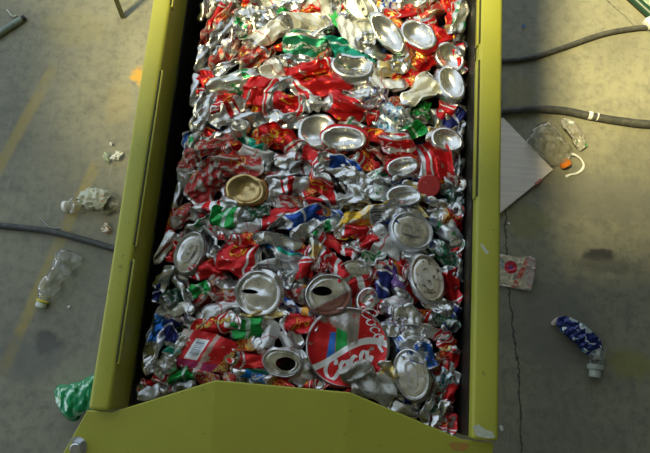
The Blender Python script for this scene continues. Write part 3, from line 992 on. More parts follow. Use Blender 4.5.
        if 'gold lettering' in (q['L'] or ''):
            co = np.array([v.co[:] for v in o.data.vertices]) * 1000
            def zt(xy):
                out = np.empty(len(xy))
                for n_, p in enumerate(xy):
                    dd = ((co[:, :2] - p) ** 2).sum(1); k = np.argsort(dd)[:14]; out[n_] = co[k, 2].max()
                return out
            st = letter_rows(11, -q['w'] * .42, q['w'] * .42, q['h'] * .08, q['h'] * .24, rng)
            V2, F2 = ribbon_on(st, zt, 1.5, .9)
            finish('lettering', q, V2, F2, None, M['gold_print'], o)['label'] = 'worn gold lettering'
    o.name = 'crushed_can'
    bpy.context.view_layer.update()
    W_ = np.array([(o.matrix_world @ v.co)[:] for v in o.data.vertices])     # keep clear of the chute's walls and front sheet
    lo_, hi_ = W_.min(0), W_.max(0)
    sx_ = max(0, -.2365 - lo_[0]) - max(0, hi_[0] - .1640)
    sz_ = -max(0, hi_[2] - .974) if lo_[1] < .03 else 0
    o.matrix_world = Matrix.Translation((sx_, 0, sz_)) @ o.matrix_world
    tag(o, q['L'], 'can', 'crushed cans in the bale')
    return o

for i, q in enumerate(CANS): build_can(i, q)

# compacted layers of cans below the ones in view
def bale_core():
    nx, ny = 84, 190
    xs = np.linspace(-212, 143, nx); ys = np.linspace(-60, 1150, ny)
    X, Y = np.meshgrid(xs, ys)
    P = np.stack([X.ravel(), Y.ravel(), np.zeros(X.size)], 1)
    rng = np.random.default_rng(3)
    cr = Crumple(rng, 12, 12, 46, .11, .2)
    Q = cr(P, np.ones(len(P)))
    Q[:, 2] += ZB - 32 + hw(X.ravel()) * 1.15
    e = np.minimum(X.ravel() + 212, 143 - X.ravel()); Q[:, 2] -= 30 * np.clip(1 - e / 18, 0, 1) ** 2
    V = list(Q); F = [(j * nx + i, j * nx + i + 1, (j + 1) * nx + i + 1, (j + 1) * nx + i) for j in range(ny - 1) for i in range(nx - 1)]
    ring = [i for i in range(nx)] + [j * nx + nx - 1 for j in range(1, ny)] + [(ny - 1) * nx + i for i in range(nx - 2, -1, -1)] + [j * nx for j in range(ny - 2, 0, -1)]
    o_ = len(V)
    for i in ring: V.append((Q[i, 0], Q[i, 1], 560.))
    n = len(ring)
    for k in range(n): F.append((ring[k], o_ + k, o_ + (k + 1) % n, ring[(k + 1) % n]))
    F.append(tuple(o_ + k for k in range(n))[::-1])
    t = NT('compacted_cans')
    P_ = t.n('TexCoord').outputs['Object']
    v = t.n('TexVoronoi'); t.put(v.inputs['Vector'], P_); v.inputs['Scale'].default_value = 55
    s = t.n('SeparateColor'); t.put(s.inputs[0], v.outputs['Color'])
    cc = t.mix(t.ramp(s.outputs[0], .60, .62), (.5, .5, .48), (.36, .02, .02))
    cc = t.mix(t.ramp(s.outputs[1], .82, .84), cc, (.03, .10, .22))
    cc = t.mix(t.ramp(t.noise(P_, 30, 4), .40, .52), cc, (.05, .045, .04))
    t.set(Base_Color=cc, Metallic=.7, Roughness=.4)
    o = link_mesh('compacted_cans', np.array(V) / 1000, F, t.mat, smooth=False)
    tag(o, 'dense mass of compacted cans filling the chute under the top layer', 'compacted cans', None, 'stuff')
bale_core()

# ------------------------------------------------------------------ the chute
def paint_mat():
    t = NT('olive_paint')
    P = t.n('TexCoord').outputs['Object']
    n1 = t.noise(P, 5, 5, .6)
    c_ = t.mix(t.ramp(n1, .35, .7), (.455, .45, .056), (.40, .395, .050))
    c_ = t.mix(t.m('MULTIPLY', t.ramp(t.noise(P, 60, 4, .7), .64, .72), .5), c_, (.14, .14, .05))
    x = t.n('TexVoronoi'); t.put(x.inputs['Vector'], P); x.inputs['Scale'].default_value = 42
    c_ = t.mix(t.m('MULTIPLY', t.ramp(x.outputs['Distance'], .06, .03), t.ramp(t.noise(P, 20), .5, .6)), c_, (.09, .07, .03))
    t.set(Base_Color=c_, Roughness=t.mixf(n1, .34, .48), Metallic=0.)
    t.bump(t.noise(P, 160, 2), .06, .0008)
    return t.mat
OLIVE = paint_mat()
STEEL = metal('zinc_bolt', (.66, .68, .70), .3, .3)
CHIP = simple('bare_chipped_patch', (.50, .52, .40), .6, 0, 200, (.40, .42, .30))
RUSTM = simple('rust_patch', (.50, .23, .05), .8, 0, 120, (.36, .30, .05))
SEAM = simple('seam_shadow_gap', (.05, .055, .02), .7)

chute = empty('baler_chute', (0, 0, 0))
tag(chute, 'olive green steel baler chute filled with crushed cans', 'chute')
Y0, Y1 = -.040, 1.20
def side_wall(xo, xi, inner):
    """hollow box beam with a flat top and a rolled inner edge"""
    bm = bmesh.new()
    lo, hi = min(xo, xi), max(xo, xi)
    add_box(bm, (lo, Y0, .54), (hi, Y1, .99), .0045, 3)
    w_ = bm_obj('side_wall', bm, OLIVE, chute, sharp=40)
    return w_
wl = side_wall(-.265, -.2405, 1)
wr = side_wall(.1972, .1668, -1)
def gap_shade_mat():
    """inner plates: shade between wall and bale painted in as mottled near-black"""
    t = NT('painted_gap_shade')
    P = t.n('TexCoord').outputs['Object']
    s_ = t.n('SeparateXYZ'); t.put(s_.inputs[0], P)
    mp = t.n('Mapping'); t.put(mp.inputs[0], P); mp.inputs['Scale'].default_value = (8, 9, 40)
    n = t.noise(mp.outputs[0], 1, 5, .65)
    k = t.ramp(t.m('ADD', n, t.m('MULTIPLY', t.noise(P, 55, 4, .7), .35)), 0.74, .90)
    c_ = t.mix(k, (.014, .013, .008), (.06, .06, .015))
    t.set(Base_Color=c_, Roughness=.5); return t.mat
GAP_SHADE = gap_shade_mat()
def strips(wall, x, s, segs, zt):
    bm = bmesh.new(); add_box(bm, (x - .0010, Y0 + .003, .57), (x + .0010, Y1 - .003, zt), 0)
    bm_obj('gap_shade_plate', bm, GAP_SHADE, wall)  # dark sheet whose colour stands in for shade in the gap by the bale
    for a_, b_ in segs:
        bm = bmesh.new(); add_box(bm, (x - .0014, a_, .979), (x + .0014, b_, .9885), .0009, 2)
        st = bm_obj('liner_strip', bm, OLIVE, wall, sharp=40)
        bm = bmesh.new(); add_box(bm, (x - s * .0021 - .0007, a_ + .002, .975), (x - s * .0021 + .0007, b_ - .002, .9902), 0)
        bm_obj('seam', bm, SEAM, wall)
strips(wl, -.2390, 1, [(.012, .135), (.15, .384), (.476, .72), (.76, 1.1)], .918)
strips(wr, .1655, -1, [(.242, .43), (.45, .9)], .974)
bm = bmesh.new(); add_box(bm, (-.240, Y0, .54), (.1668, Y1, .555)); bm_obj('floor_pan', bm, OLIVE, chute)
for x in (-.245, .178):
    for y in (.0, 1.12):
        bm = bmesh.new(); add_box(bm, (x - .022, y - .022, 0), (x + .022, y + .022, .545), .004, 2); bm_obj('leg', bm, OLIVE, chute, sharp=40)
# chipped paint on the right-hand rim
def patch(name, pts, zt, mat, parent):
    V = [(x, y, zt) for x, y in pts] + [(x, y, zt - .002) for x, y in pts]; n = len(pts)
    F = [tuple(range(n)), tuple(range(n, 2 * n))[::-1]] + [(i, (i + 1) % n + 0, (i + 1) % n + n, i + n) for i in range(n)]
    return link_mesh(name, V, F, mat, parent, smooth=False)
patch('paint_chip', [(.168, -.026), (.174, -.023), (.181, -.028), (.190, -.030), (.1925, -.036), (.184, -.0375), (.172, -.036)], .99035, CHIP, wr)
patch('paint_chip', [(.1725, .184), (.1755, .184), (.181, .177), (.1835, .174), (.180, .172), (.175, .179)], .9903, CHIP, wr)

# front panel: folded sheet, centre field and two bent-down wings, falling towards the front
def panel_z(x, y):
    z_ = .9925 - .30 * max(0, -.0 - y)
    if x < -.124: z_ -= (-.124 - x) * .09
    if x > .028: z_ -= (x - .028) * .09
    return z_
top = [(-.2725, -.0415), (-.2425, -.0415), (-.1832, -.0192), (-.1240, .0030), (-.048, .0020), (.0280, .0010), (.0935, -.0200), (.1590, -.0410), (.1970, -.0425)]
ny = 10
V, F = [], []
for k in range(ny + 1):
    for i, (x, y) in enumerate(top):
        yy = y + (-.32 - y) * k / ny
        xx = x + .50 * (yy - y) if x < -.26 else x
        V.append((xx, yy, panel_z(x, yy)))
nT = len(top)
for k in range(ny):
    for i in range(nT - 1): F.append((k * nT + i, k * nT + i + 1, (k + 1) * nT + i + 1, (k + 1) * nT + i))
pn = link_mesh('front_panel', V, F, OLIVE, chute, smooth=False)
sm = pn.modifiers.new('thickness', 'SOLIDIFY'); sm.thickness = .003; sm.offset = 1
bv = pn.modifiers.new('edge', 'BEVEL'); bv.width = .0012; bv.segments = 2; bv.limit_method = 'ANGLE'; bv.angle_limit = math.radians(50)
bmm = bmesh.new(); bmm.from_mesh(pn.data)
bmesh.ops.recalc_face_normals(bmm, faces=bmm.faces[:])
if bmm.faces[0].normal.z < 0: bmesh.ops.reverse_faces(bmm, faces=bmm.faces[:])
bmm.to_mesh(pn.data); bmm.free()
def bolt(x, y, s=1.):
    z0 = panel_z(x, y) + .0025
    bm = bmesh.new(); add_cyl(bm, (0, 0, 0), (0, 0, 1), .0115 * s, .002, 28)
    wsh = bm_obj('washer', bm, STEEL, pn, sharp=40); wsh.location = (x, y, z0)
    bm = bmesh.new(); add_cyl(bm, (0, 0, .002), (0, 0, 1), .0082 * s, .0075, 6); add_cyl(bm, (0, 0, .0095), (0, 0, 1), .0066 * s, .0012, 20, .0056 * s)
    bl = bm_obj('bolt', bm, STEEL, pn, sharp=30); bl.location = (x, y, z0); bl.rotation_euler = (.28, -.07, .4); wsh.rotation_euler = (.28, -.07, 0)
bolt(-.281, -.083)
rp = [(.147 + .011 * math.cos(a) * (1 + .25 * math.sin(3 * a)) + .010, -.0500 + .0060 * math.sin(a) * (1 + .2 * math.cos(2 * a))) for a in np.linspace(0, 2 * PI, 18, endpoint=False)]
V = [(x, y, panel_z(x, y) + .0034) for x, y in rp]
link_mesh('rust_patch', V + [(x, y, zz - .001) for x, y, zz in V], [tuple(range(18)), tuple(range(18, 36))[::-1]] + [(i, (i + 1) % 18, (i + 1) % 18 + 18, i + 18) for i in range(18)], RUSTM, pn, smooth=False)

# ------------------------------------------------------------------ floor
def floor_mat():
    t = NT('stained_concrete')
    P = t.n('TexCoord').outputs['Object']
    s = t.n('SeparateXYZ'); t.put(s.inputs[0], P); x, y = s.outputs[0], s.outputs[1]
    big = t.noise(P, 2.6, 5, .6, .3); fine = t.noise(P, 38, 6, .7); mid = t.noise(P, 9, 8, .72)
    c_ = t.mix(t.ramp(big, .32, .70), (.280, .266, .180), (.205, .199, .144))
    c_ = t.mix(t.m('MULTIPLY', t.ramp(mid, .46, .68), .55), c_, (.150, .146, .108))
    c_ = t.mix(t.m('MULTIPLY', t.ramp(fine, .42, .72), .55), c_, (.10, .10, .078))
    # long drag scratches
    mp = t.n('Mapping'); t.put(mp.inputs[0], P); mp.inputs['Rotation'].default_value = (0, 0, .5); mp.inputs['Scale'].default_value = (60, 5, 1)
    c_ = t.mix(t.m('MULTIPLY', t.ramp(t.noise(mp.outputs[0], 1, 3, .6), .60, .75), .28), c_, (.36, .355, .33))
    def seg(x0, y0, x1, y1, w, col, amt, col_, nz=14, lo=.38, hi=.58):
        L = math.hypot(x1 - x0, y1 - y0); ux, uy = (x1 - x0) / L, (y1 - y0) / L
        al = t.m('ADD', t.m('MULTIPLY', t.m('SUBTRACT', x, x0), ux), t.m('MULTIPLY', t.m('SUBTRACT', y, y0), uy))
        ac = t.m('ADD', t.m('MULTIPLY', t.m('SUBTRACT', x, x0), -uy), t.m('MULTIPLY', t.m('SUBTRACT', y, y0), ux))
        k = t.m('MULTIPLY', t.ramp(t.m('ABSOLUTE', ac), w, w * .35), t.inside(al, 0, L, .03))
        k = t.m('MULTIPLY', k, t.m('MULTIPLY', t.ramp(t.noise(P, nz, 5, .65), lo, hi), amt))
        return t.mix(k, col_, col)
    def spot(x0, y0, rx, ry, col, amt, col_, rag=.6, nz=16, sharp=.5):
        dx = t.m('DIVIDE', t.m('SUBTRACT', x, x0), rx); dy = t.m('DIVIDE', t.m('SUBTRACT', y, y0), ry)
        r = t.m('SQRT', t.m('ADD', t.m('MULTIPLY', dx, dx), t.m('MULTIPLY', dy, dy)))
        r = t.m('ADD', r, t.m('MULTIPLY', t.m('SUBTRACT', t.noise(P, nz, 5, .65), .5), rag * 2))
        return t.mix(t.m('MULTIPLY', t.ramp(r, 1, sharp), amt), col_, col)
    YL = (.40, .30, .06)
    c_ = seg(-.693, .585, -.767, .325, .022, YL, .62, c_, 9, .30, .6)
    c_ = seg(-.767, .325, -.850, -.02, .022, YL, .62, c_, 9, .30, .6)
    c_ = seg(-.872, .86, -.985, .50, .024, YL, .5, c_, 9, .30, .6)
    c_ = spot(-.618, .858, .024, .036, (.62, .33, .02), .85, c_, .95, 38, .45)
    c_ = spot(-.66, .76, .05, .10, (.40, .30, .08), .2, c_)
    c_ = spot(-.83, 1.0, .12, .08, (.38, .33, .10), .22, c_)
    c_ = spot(.80, .125, .075, .055, (.26, .25, .05), .6, c_)
    c_ = spot(.53, .50, .08, .06, (.22, .21, .06), .5, c_)
    c_ = spot(.505, .87, .06, .10, (.22, .20, .06), .4, c_)
    c_ = spot(.726, .418, .055, .022, (.035, .033, .028), .9, c_, .7, 24)
    c_ = spot(.735, .39, .12, .03, (.09, .088, .075), .6, c_, .7, 20)
    c_ = spot(-.743, .068, .05, .04, (.055, .055, .05), .75, c_, .8, 26)
    c_ = spot(-.79, .02, .12, .08, (.12, .12, .11), .5, c_, .7)
    c_ = spot(.60, .22, .16, .18, (.13, .132, .115), .55, c_, .6)
    c_ = spot(.72, .59, .22, .10, (.14, .14, .12), .55, c_, .7)
    # cracks
    def crack(pts, w, c_):
        for (x0, y0), (x1, y1) in zip(pts, pts[1:]):
            L = math.hypot(x1 - x0, y1 - y0); ux, uy = (x1 - x0) / L, (y1 - y0) / L
            al = t.m('ADD', t.m('MULTIPLY', t.m('SUBTRACT', x, x0), ux), t.m('MULTIPLY', t.m('SUBTRACT', y, y0), uy))
            ac = t.m('ADD', t.m('MULTIPLY', t.m('SUBTRACT', x, x0), -uy), t.m('MULTIPLY', t.m('SUBTRACT', y, y0), ux))
            ac = t.m('ADD', ac, t.m('MULTIPLY', t.m('SUBTRACT', t.noise(P, 24, 5, .75), .5), .030))
            k = t.m('MULTIPLY', t.ramp(t.m('ABSOLUTE', ac), w, w * .4), t.inside(al, 0, L, .004))
            c_ = t.mix(t.m('MULTIPLY', k, .9), c_, (.03, .03, .027))
        return c_
    c_ = crack([(.452, .86), (.466, .498), (.481, .275), (.506, .066), (.514, -.3)], .0032, c_)
    c_ = crack([(.70, 1.285), (.857, 1.127)], .0016, c_)
    t.set(Base_Color=c_, Roughness=t.mixf(mid, .55, .8))
    t.bump(t.m('ADD', fine, t.m('MULTIPLY', mid, .6)), .25, .004)
    return t.mat
bm = bmesh.new(); add_box(bm, (-6, -6, -.05), (6, 9, 0)); fl = bm_obj('floor', bm, floor_mat()); tag(fl, kind='structure')

# unseen roof slab added for the light: outline cut to throw the soft shade
bm = bmesh.new()
Zr = 4.0
V = [(-3.2, .85), (-2.50, .78), (-2.40, .12), (-1.0, .12), (-.62, .16), (-.30, 2.6), (7, 3.2), (7, -7), (-3.2, -7)]
lo = [bm.verts.new((x, y, Zr)) for x, y in V]; hi = [bm.verts.new((x, y, Zr + .12)) for x, y in V]
bm.faces.new(lo); bm.faces.new(hi)
for i in range(len(V)): bm.faces.new((lo[i], lo[(i + 1) % len(V)], hi[(i + 1) % len(V)], hi[i]))
ro = bm_obj('shade_slab', bm, simple('shade_slab_sheet', (.42, .43, .40), .6)); tag(ro, kind='structure')

bm = bmesh.new(); add_box(bm, (1.35, -7, 0), (1.5, 3.1, 4.0)); wr2 = bm_obj('light_block_right', bm, simple('light_block_paint', (.13, .13, .11), .8)); tag(wr2, kind='structure')  # unseen wall added to block sky light and darken the right side
bm = bmesh.new(); add_box(bm, (-6, -3.2, 0), (1.35, -3.05, 4.0)); wb2 = bm_obj('light_block_back', bm, wr2.data.materials[0]); tag(wb2, kind='structure')  # unseen wall added behind the camera to cut light from there

# ------------------------------------------------------------------ things on the floor
RUB = simple('black_rubber', (.040, .042, .042), .55, 0, 60, (.075, .075, .070), .2)
RUB2 = simple('grey_rubber', (.048, .048, .042), .6, 0, 50, (.085, .083, .070), .2)
def cable(name, pts, r, mat, label):
    V, F = tube(catmull(pts, 14), r, 12)
    o = link_mesh(name, V, F, mat, sharp=50); return tag(o, label, 'cable', None)
cable('rubber_cable', [(-1.15, .385, .009), (-.934, .375, .009), (-.792, .369, .009), (-.677, .349, .009), (-.60, .333, .009), (-.45, .31, .009)], .0088, RUB, 'black rubber cable lying on the floor beside the two clear bottles')
cable('rubber_cable', [(.30, .975, .008), (.453, .983, .008), (.536, .999, .008), (.625, 1.036, .008), (.745, 1.091, .008), (.84, 1.118, .008), (.905, 1.128, .008)], .0078, RUB2, 'thin grey cable curving over the sunlit floor to a red and white plug')
lc = cable('rubber_hose', [(.30, .80, .012), (.454, .819, .012), (.535, .832, .012), (.622, .835, .012), (.709, .823, .012), (.795, .814, .012), (.881, .811, .012), (1.1, .82, .012)], lambda t_: .0098 + .0022 * t_, RUB2, 'thick dark hose with white tape lying behind the grey board')
V, F = tube([Vector((.698, .8250, .0145)), Vector((.708, .8235, .0145))], .0122, 12)
tp = link_mesh('tape', V, F, simple('white_tape', (.75, .75, .72), .5), lc, sharp=50)
V, F = tube([Vector((.722, .8218, .0148)), Vector((.725, .8213, .0148))], .0122, 12)
link_mesh('tape', V, F, tp.data.materials[0], lc, sharp=50)
# plug at the end of the thin cable
pl = empty('cable_plug', (.893, 1.138, 0)); tag(pl, 'small white and red plug on the end of the thin grey cable', 'plug')
WPL = simple('white_plastic', (.78, .77, .72), .45, 0, 90, (.66, .64, .58)); RPL = simple('red_plastic', (.5, .03, .03), .4)
bm = bmesh.new(); add_box(bm, (-.018, -.016, 0), (.016, .018, .03), .006, 3); bm_obj('plug_body', bm, WPL, pl, sharp=45, rot=(0, 0, .6))
bm = bmesh.new(); add_box(bm, (.006, -.014, .004), (.030, .012, .033), .005, 3); bm_obj('red_cover', bm, RPL, pl, sharp=45, rot=(0, 0, .6))

# pipe and post
pp = empty('steel_pipe', (-.99, 1.012, 0)); tag(pp, 'grey round steel pipe end lying on the floor by the far corner', 'pipe')
d = Vector((.062, .057, 0)).normalized()
PIPE = simple('grey_pipe_paint', (.22, .27, .23), .4, .2, 40, (.17, .20, .17))
V, F = tube([d * -.5 + Vector((0, 0, .0095)), d * -.2 + Vector((0, 0, .0095)), Vector((0, 0, .0095))], .0095, 20); link_mesh('pipe_body', V, F, PIPE, pp, sharp=50)
V, F = tube([Vector((0, 0, .0095)), d * .012 + Vector((0, 0, .0095))], .0078, 20); link_mesh('pipe_end', V, F, simple('dark_iron', (.03, .028, .026), .6), pp, sharp=50)
po = empty('metal_post', (-.690, 1.043, 0)); tag(po, 'thin dark olive metal post standing on the floor beyond the chute', 'post')
bm = bmesh.new(); add_box(bm, (-.007, -.0015, 0), (.007, .0015, .95), .0005, 1); add_box(bm, (-.007, -.0015, 0), (-.004, .012, .95), .0005, 1)
pst = bm_obj('angle_bar', bm, simple('dark_olive_paint', (.085, .085, .032), .5, 0, 30), po, sharp=40); pst.rotation_euler = (-.30, -.02, .12)

# grey board with a streaked face
def board_mat():
    t = NT('streaked_board')
    P = t.n('TexCoord').outputs['Object']
    mp = t.n('Mapping'); t.put(mp.inputs[0], P); mp.inputs['Scale'].default_value = (6, 90, 6)
    n = t.noise(mp.outputs[0], 1, 4, .6)
    c_ = t.mix(t.ramp(n, .35, .68), (.74, .665, .59), (.63, .57, .51))
    c_ = t.mix(t.m('MULTIPLY', t.ramp(t.noise(P, 14, 4), .55, .7), .4), c_, (.60, .50, .48))
    t.set(Base_Color=c_, Roughness=.6); return t.mat
bd_ = empty('grey_board', (.50, .655, 0)); tag(bd_, 'pale grey streaked board on the floor with one corner showing beside the chute', 'board')
BM = board_mat()
cor = Vector((.597, .652, 0)); e1 = (Vector((.457, .798, 0)) - cor).normalized(); e2 = (Vector((.459, .523, 0)) - cor).normalized()
bm = bmesh.new()
pts = [cor, cor + e1 * .207, cor + e1 * .207 + e2 * .24, cor + e2 * .24]
lo = [bm.verts.new(p - Vector(bd_.location) + Vector((0, 0, .0))) for p in pts]; hi = [bm.verts.new(p - Vector(bd_.location) + Vector((0, 0, .012))) for p in pts]
bm.faces.new(lo); bm.faces.new(hi)
for i in range(4): bm.faces.new((lo[i], lo[(i + 1) % 4], hi[(i + 1) % 4], hi[i]))
bmesh.ops.bevel(bm, geom=bm.edges[:], offset=.0012, segments=2, affect='EDGES')
bo = bm_obj('board_face', bm, BM, bd_, sharp=40)
bm = bmesh.new(); add_box(bm, (-.012, -.004, 0), (.012, .004, .0135), .001, 1)
q_ = cor + e2 * .058 - Vector(bd_.location); bm_obj('red_mark', bm, simple('faded_red', (.45, .16, .13), .6), bd_, loc=q_, rot=(0, 0, math.atan2(e2.y, e2.x)), sharp=40)

# clear plastic
def clear_mat(name, col, rough=.08, dens=.35, film=(.8, .8, .78)):
    t = NT(name)
    P = t.n('TexCoord').outputs['Object']
    t.set(Base_Color=col, Roughness=rough, IOR=1.35, Transmission_Weight=1.)
    tr = t.n('BsdfTransparent'); t.put(tr.inputs[0], tuple(min(1, x * 1.0) for x in col))
    mx = t.n('MixShader'); t.put(mx.inputs[0], dens)
    gl = t.n('BsdfGlossy'); gl.inputs['Roughness'].default_value = .12
    fr = t.n('Fresnel'); fr.inputs[0].default_value = 1.22
    m2 = t.n('MixShader'); t.put(m2.inputs[0], fr.outputs[0])
    t.t.links.new(tr.outputs[0], m2.inputs[1]); t.t.links.new(gl.outputs[0], m2.inputs[2])
    df = t.n('BsdfDiffuse'); t.put(df.inputs[0], film)
    m3 = t.n('MixShader'); t.put(m3.inputs[0], t.m('MULTIPLY', t.ramp(t.noise(P, 45, 4, .6), .35, .75), dens))
    t.t.links.new(m2.outputs[0], m3.inputs[1]); t.t.links.new(df.outputs[0], m3.inputs[2])
    t.t.links.new(m3.outputs[0], t.out.inputs[0])
    t.t.nodes.remove(t.b); t.b = None
    return t.mat
CLEAR = clear_mat('clear_plastic', (.98, .98, .94), dens=.26)
HAZE = clear_mat('hazy_plastic', (.93, .93, .89), dens=.34, film=(.60, .56, .46))
GREENP = simple('green_plastic', (.02, .42, .16), .14, 0, 20, (.015, .30, .11), Transmission_Weight=.35, IOR=1.4)

def bottle_body(name, pts, prof, mat, parent, seed, seg=34, sq=.55, cre=.10, lmin=20, lmax=60):
    """a crushed drinks bottle swept along a bent path; prof: list of (t, radius); flattened by sq and creased"""
    path = catmull(pts, 12)
    pr = np.array(prof)
    rng = np.random.default_rng(seed)
    V, F = tube(path, lambda t_: float(np.interp(t_, pr[:, 0], pr[:, 1])), seg, True, lambda t_, a: (1 + .12 * math.sin(9 * t_), sq))
    V = np.array([v[:] for v in V])
    n = len(path); tt = np.repeat(np.linspace(0, 1, n), seg)
    wt = np.clip(np.minimum(tt / .12, (1.0 - tt) / .12), .0, 1)
    V = Crumple(rng, 7, lmin, lmax, cre * .55, .4)(V * 1000, wt) / 1000
    V[:, 2] = np.maximum(V[:, 2], .0012 + .0004 * np.sin(V[:, 0] * 200))
    return link_mesh(name, V, F, mat, parent, sharp=35)
def cap_mesh(name, p, axis, r, h, mat, parent, ribs=28):
    bm = bmesh.new()
    ax = Vector(axis).normalized(); q4 = Vector((0, 0, 1)).rotation_difference(ax).to_matrix().to_4x4()
    n = ribs * 2; rings = [(r * .93, 0), (r, .0008), (r, h * .82), (r * .9, h), (0.0005, h * .99)]
    vs = []
    for (rr, z) in rings:
        vs.append([bm.verts.new(Vector(p) + (q4 @ Vector((rr * (1 + (.035 if k % 2 and 0 < z < h * .9 else 0)) * math.cos(2 * PI * k / n), rr * (1 + (.035 if k % 2 and 0 < z < h * .9 else 0)) * math.sin(2 * PI * k / n), z)))) for k in range(n)])
    for a_, b_ in zip(vs, vs[1:]):
        for k in range(n): bm.faces.new((a_[k], a_[(k + 1) % n], b_[(k + 1) % n], b_[k]))
    bm.faces.new(vs[0][::-1]); bm.faces.new(vs[-1])
    return bm_obj(name, bm, mat, parent, sharp=35)

# bottle with a yellow ring and clear cap, nearest on the left floor
b1 = empty('plastic_bottle', (-.74, .24, 0)); tag(b1, 'crushed clear plastic bottle with a yellow neck ring on the yellow floor line', 'bottle')
o1 = Vector(b1.location)
pts = [Vector(p) - o1 for p in [(-.7715, .178, .014), (-.766, .200, .017), (-.752, .232, .018), (-.736, .262, .019), (-.722, .292, .018), (-.716, .312, .013)]]
bottle_body('bottle_body', pts, [(0, .012), (.08, .013), (.2, .024), (.35, .027), (.6, .030), (.8, .036), (.95, .034), (1, .026)], CLEAR, b1, 21, sq=.52)
axv = (pts[0] - pts[1]).normalized()
YPL = simple('yellow_plastic', (.70, .60, .06), .4)
cap_mesh('neck_ring', pts[0] + axv * .000, axv, .0165, .004, YPL, b1)
cap_mesh('cap', pts[0] + axv * .005, axv, .0135, .014, simple('milky_plastic', (.72, .74, .66), .35), b1)
# second bottle: white cap, green and white label, bent
b2 = empty('plastic_bottle', (-.69, .45, 0)); tag(b2, 'crushed clear bottle with a white cap and a green flecked label by the chute', 'bottle')
o2 = Vector(b2.location)
pts = [Vector(p) - o2 for p in [(-.752, .441, .016), (-.735, .443, .019), (-.712, .447, .020), (-.690, .463, .020), (-.665, .465, .021), (-.640, .453, .020), (-.627, .437, .013)]]
bottle_body('bottle_body', pts, [(0, .013), (.1, .017), (.2, .020), (.3, .018), (.4, .022), (.6, .030), (.8, .030), (.95, .026), (1, .02)], HAZE, b2, 22, sq=.6)
axv = (pts[0] - pts[1]).normalized()
cap_mesh('cap', pts[0] - axv * .002, axv, .0150, .011, simple('white_cap_plastic', (.80, .80, .77), .4), b2)
def label_mat():
    t = NT('flecked_label')
    P = t.n('TexCoord').outputs['Object']
    c_ = t.mix(t.ramp(t.noise(P, 45, 3), .54, .62), (.46, .48, .41), (.30, .44, .25))
    c_ = t.mix(t.ramp(t.noise(P, 85, 2), .66, .70), c_, (.60, .22, .12))
    t.set(Base_Color=c_, Roughness=.35, Metallic=.15); return t.mat
path = catmull([pts[2] + Vector((.006, .004, .004)), pts[3] + Vector((0, .002, .006)), pts[4] + Vector((.004, .002, .005)), pts[5] + Vector((.0, .006, .001))], 8)
V, F = tube(path, lambda t_: .024 + .004 * math.sin(3 * t_), 26, False, lambda t_, a: (1.05, .62))
V = Crumple(np.random.default_rng(5), 9, 8, 26, .12, .5)(np.array([v[:] for v in V]) * 1000, np.ones(len(V))) / 1000
V[:, 2] = np.maximum(V[:, 2], .002)
link_mesh('bottle_label', V, F, label_mat(), b2, sharp=35)
# clear bottle with an orange cap on the grey board
b3 = empty('plastic_bottle', (.585, .71, 0)); tag(b3, 'crumpled clear bottle with an orange cap lying against the grey board', 'bottle')
o3 = Vector(b3.location); up_ = Vector((0, 0, .012))
pts = [Vector(p) - o3 for p in [(.628, .672, .018), (.620, .683, .022), (.604, .700, .030), (.580, .722, .034), (.556, .742, .034), (.536, .757, .026)]]
bottle_body('bottle_body', pts, [(0, .013), (.1, .018), (.25, .036), (.5, .047), (.75, .049), (.93, .042), (1, .028)], HAZE, b3, 24, sq=.36, cre=.09)
axv = (pts[0] - pts[1]).normalized()
cap_mesh('cap', pts[0] - axv * .003, axv, .0150, .014, simple('orange_plastic', (.72, .20, .015), .4), b3)
WSTR = simple('white_strap_plastic', (.78, .78, .74), .45)
V, F = tube(catmull([Vector(p) - o3 for p in [(.632, .693, .012), (.650, .702, .014), (.672, .694, .010), (.685, .676, .006), (.680, .660, .005), (.664, .648, .005), (.646, .643, .005), (.634, .636, .005)]], 8), .0032, 8, True, lambda t_, a: (1 + .2 * math.sin(14 * t_), .55))
link_mesh('white_strap', V, F, WSTR, b3, sharp=50)

# crushed plastic scrap behind it
def sheet_scrap(name, outline, thick, mat, seed, label, cat, cre=.10, lmin=8, lmax=30, z0=.004, bulge=0., parent=None):
    P2 = np.array(outline); ctr = P2.mean(0)
    n = len(P2)
    def ol(a):
        k = a / (2 * PI) * n; i = int(k) % n; f = k - int(k)
        return tuple((P2[i] * (1 - f) + P2[(i + 1) % n] * f - ctr) * 1000)
    cr = Crumple(np.random.default_rng(seed), 8, lmin, lmax, cre, .1)
    R_ = np.abs((P2 - ctr)).max() * 1000
    def z(xy):
        Q = cr(np.concatenate([xy, np.zeros((len(xy), 1))], 1), np.ones(len(xy)))[:, 2]
        return Q + bulge * np.clip(1 - (np.hypot(xy[:, 0], xy[:, 1]) / R_) ** 2, 0, 1)
    V, F, uv = slab(64, ol, z, thick, np.array([R_, R_]))
    V[:, 2] += z0 * 1000 - V[:, 2].min()
    V[:, 2] = np.maximum(V[:, 2], .5)
    o = link_mesh(name, V / 1000, F, mat, parent, uv=uv, sharp=35)
    o.location = (ctr[0], ctr[1], 0)
    if label: tag(o, label, cat)
    return o
def leaf_mat():
    t = NT('dirty_film')
    P = t.n('TexCoord').outputs['Object']
    c_ = t.mix(t.ramp(t.noise(P, 40, 4), .4, .65), (.27, .25, .20), (.36, .35, .31))
    c_ = t.mix(t.ramp(t.noise(P, 55, 2), .62, .66), c_, (.62, .64, .60))
    c_ = t.mix(t.ramp(t.noise(P, 35, 2, .5, 1.), .64, .68), c_, (.12, .34, .10))
    t.set(Base_Color=c_, Roughness=.35); return t.mat
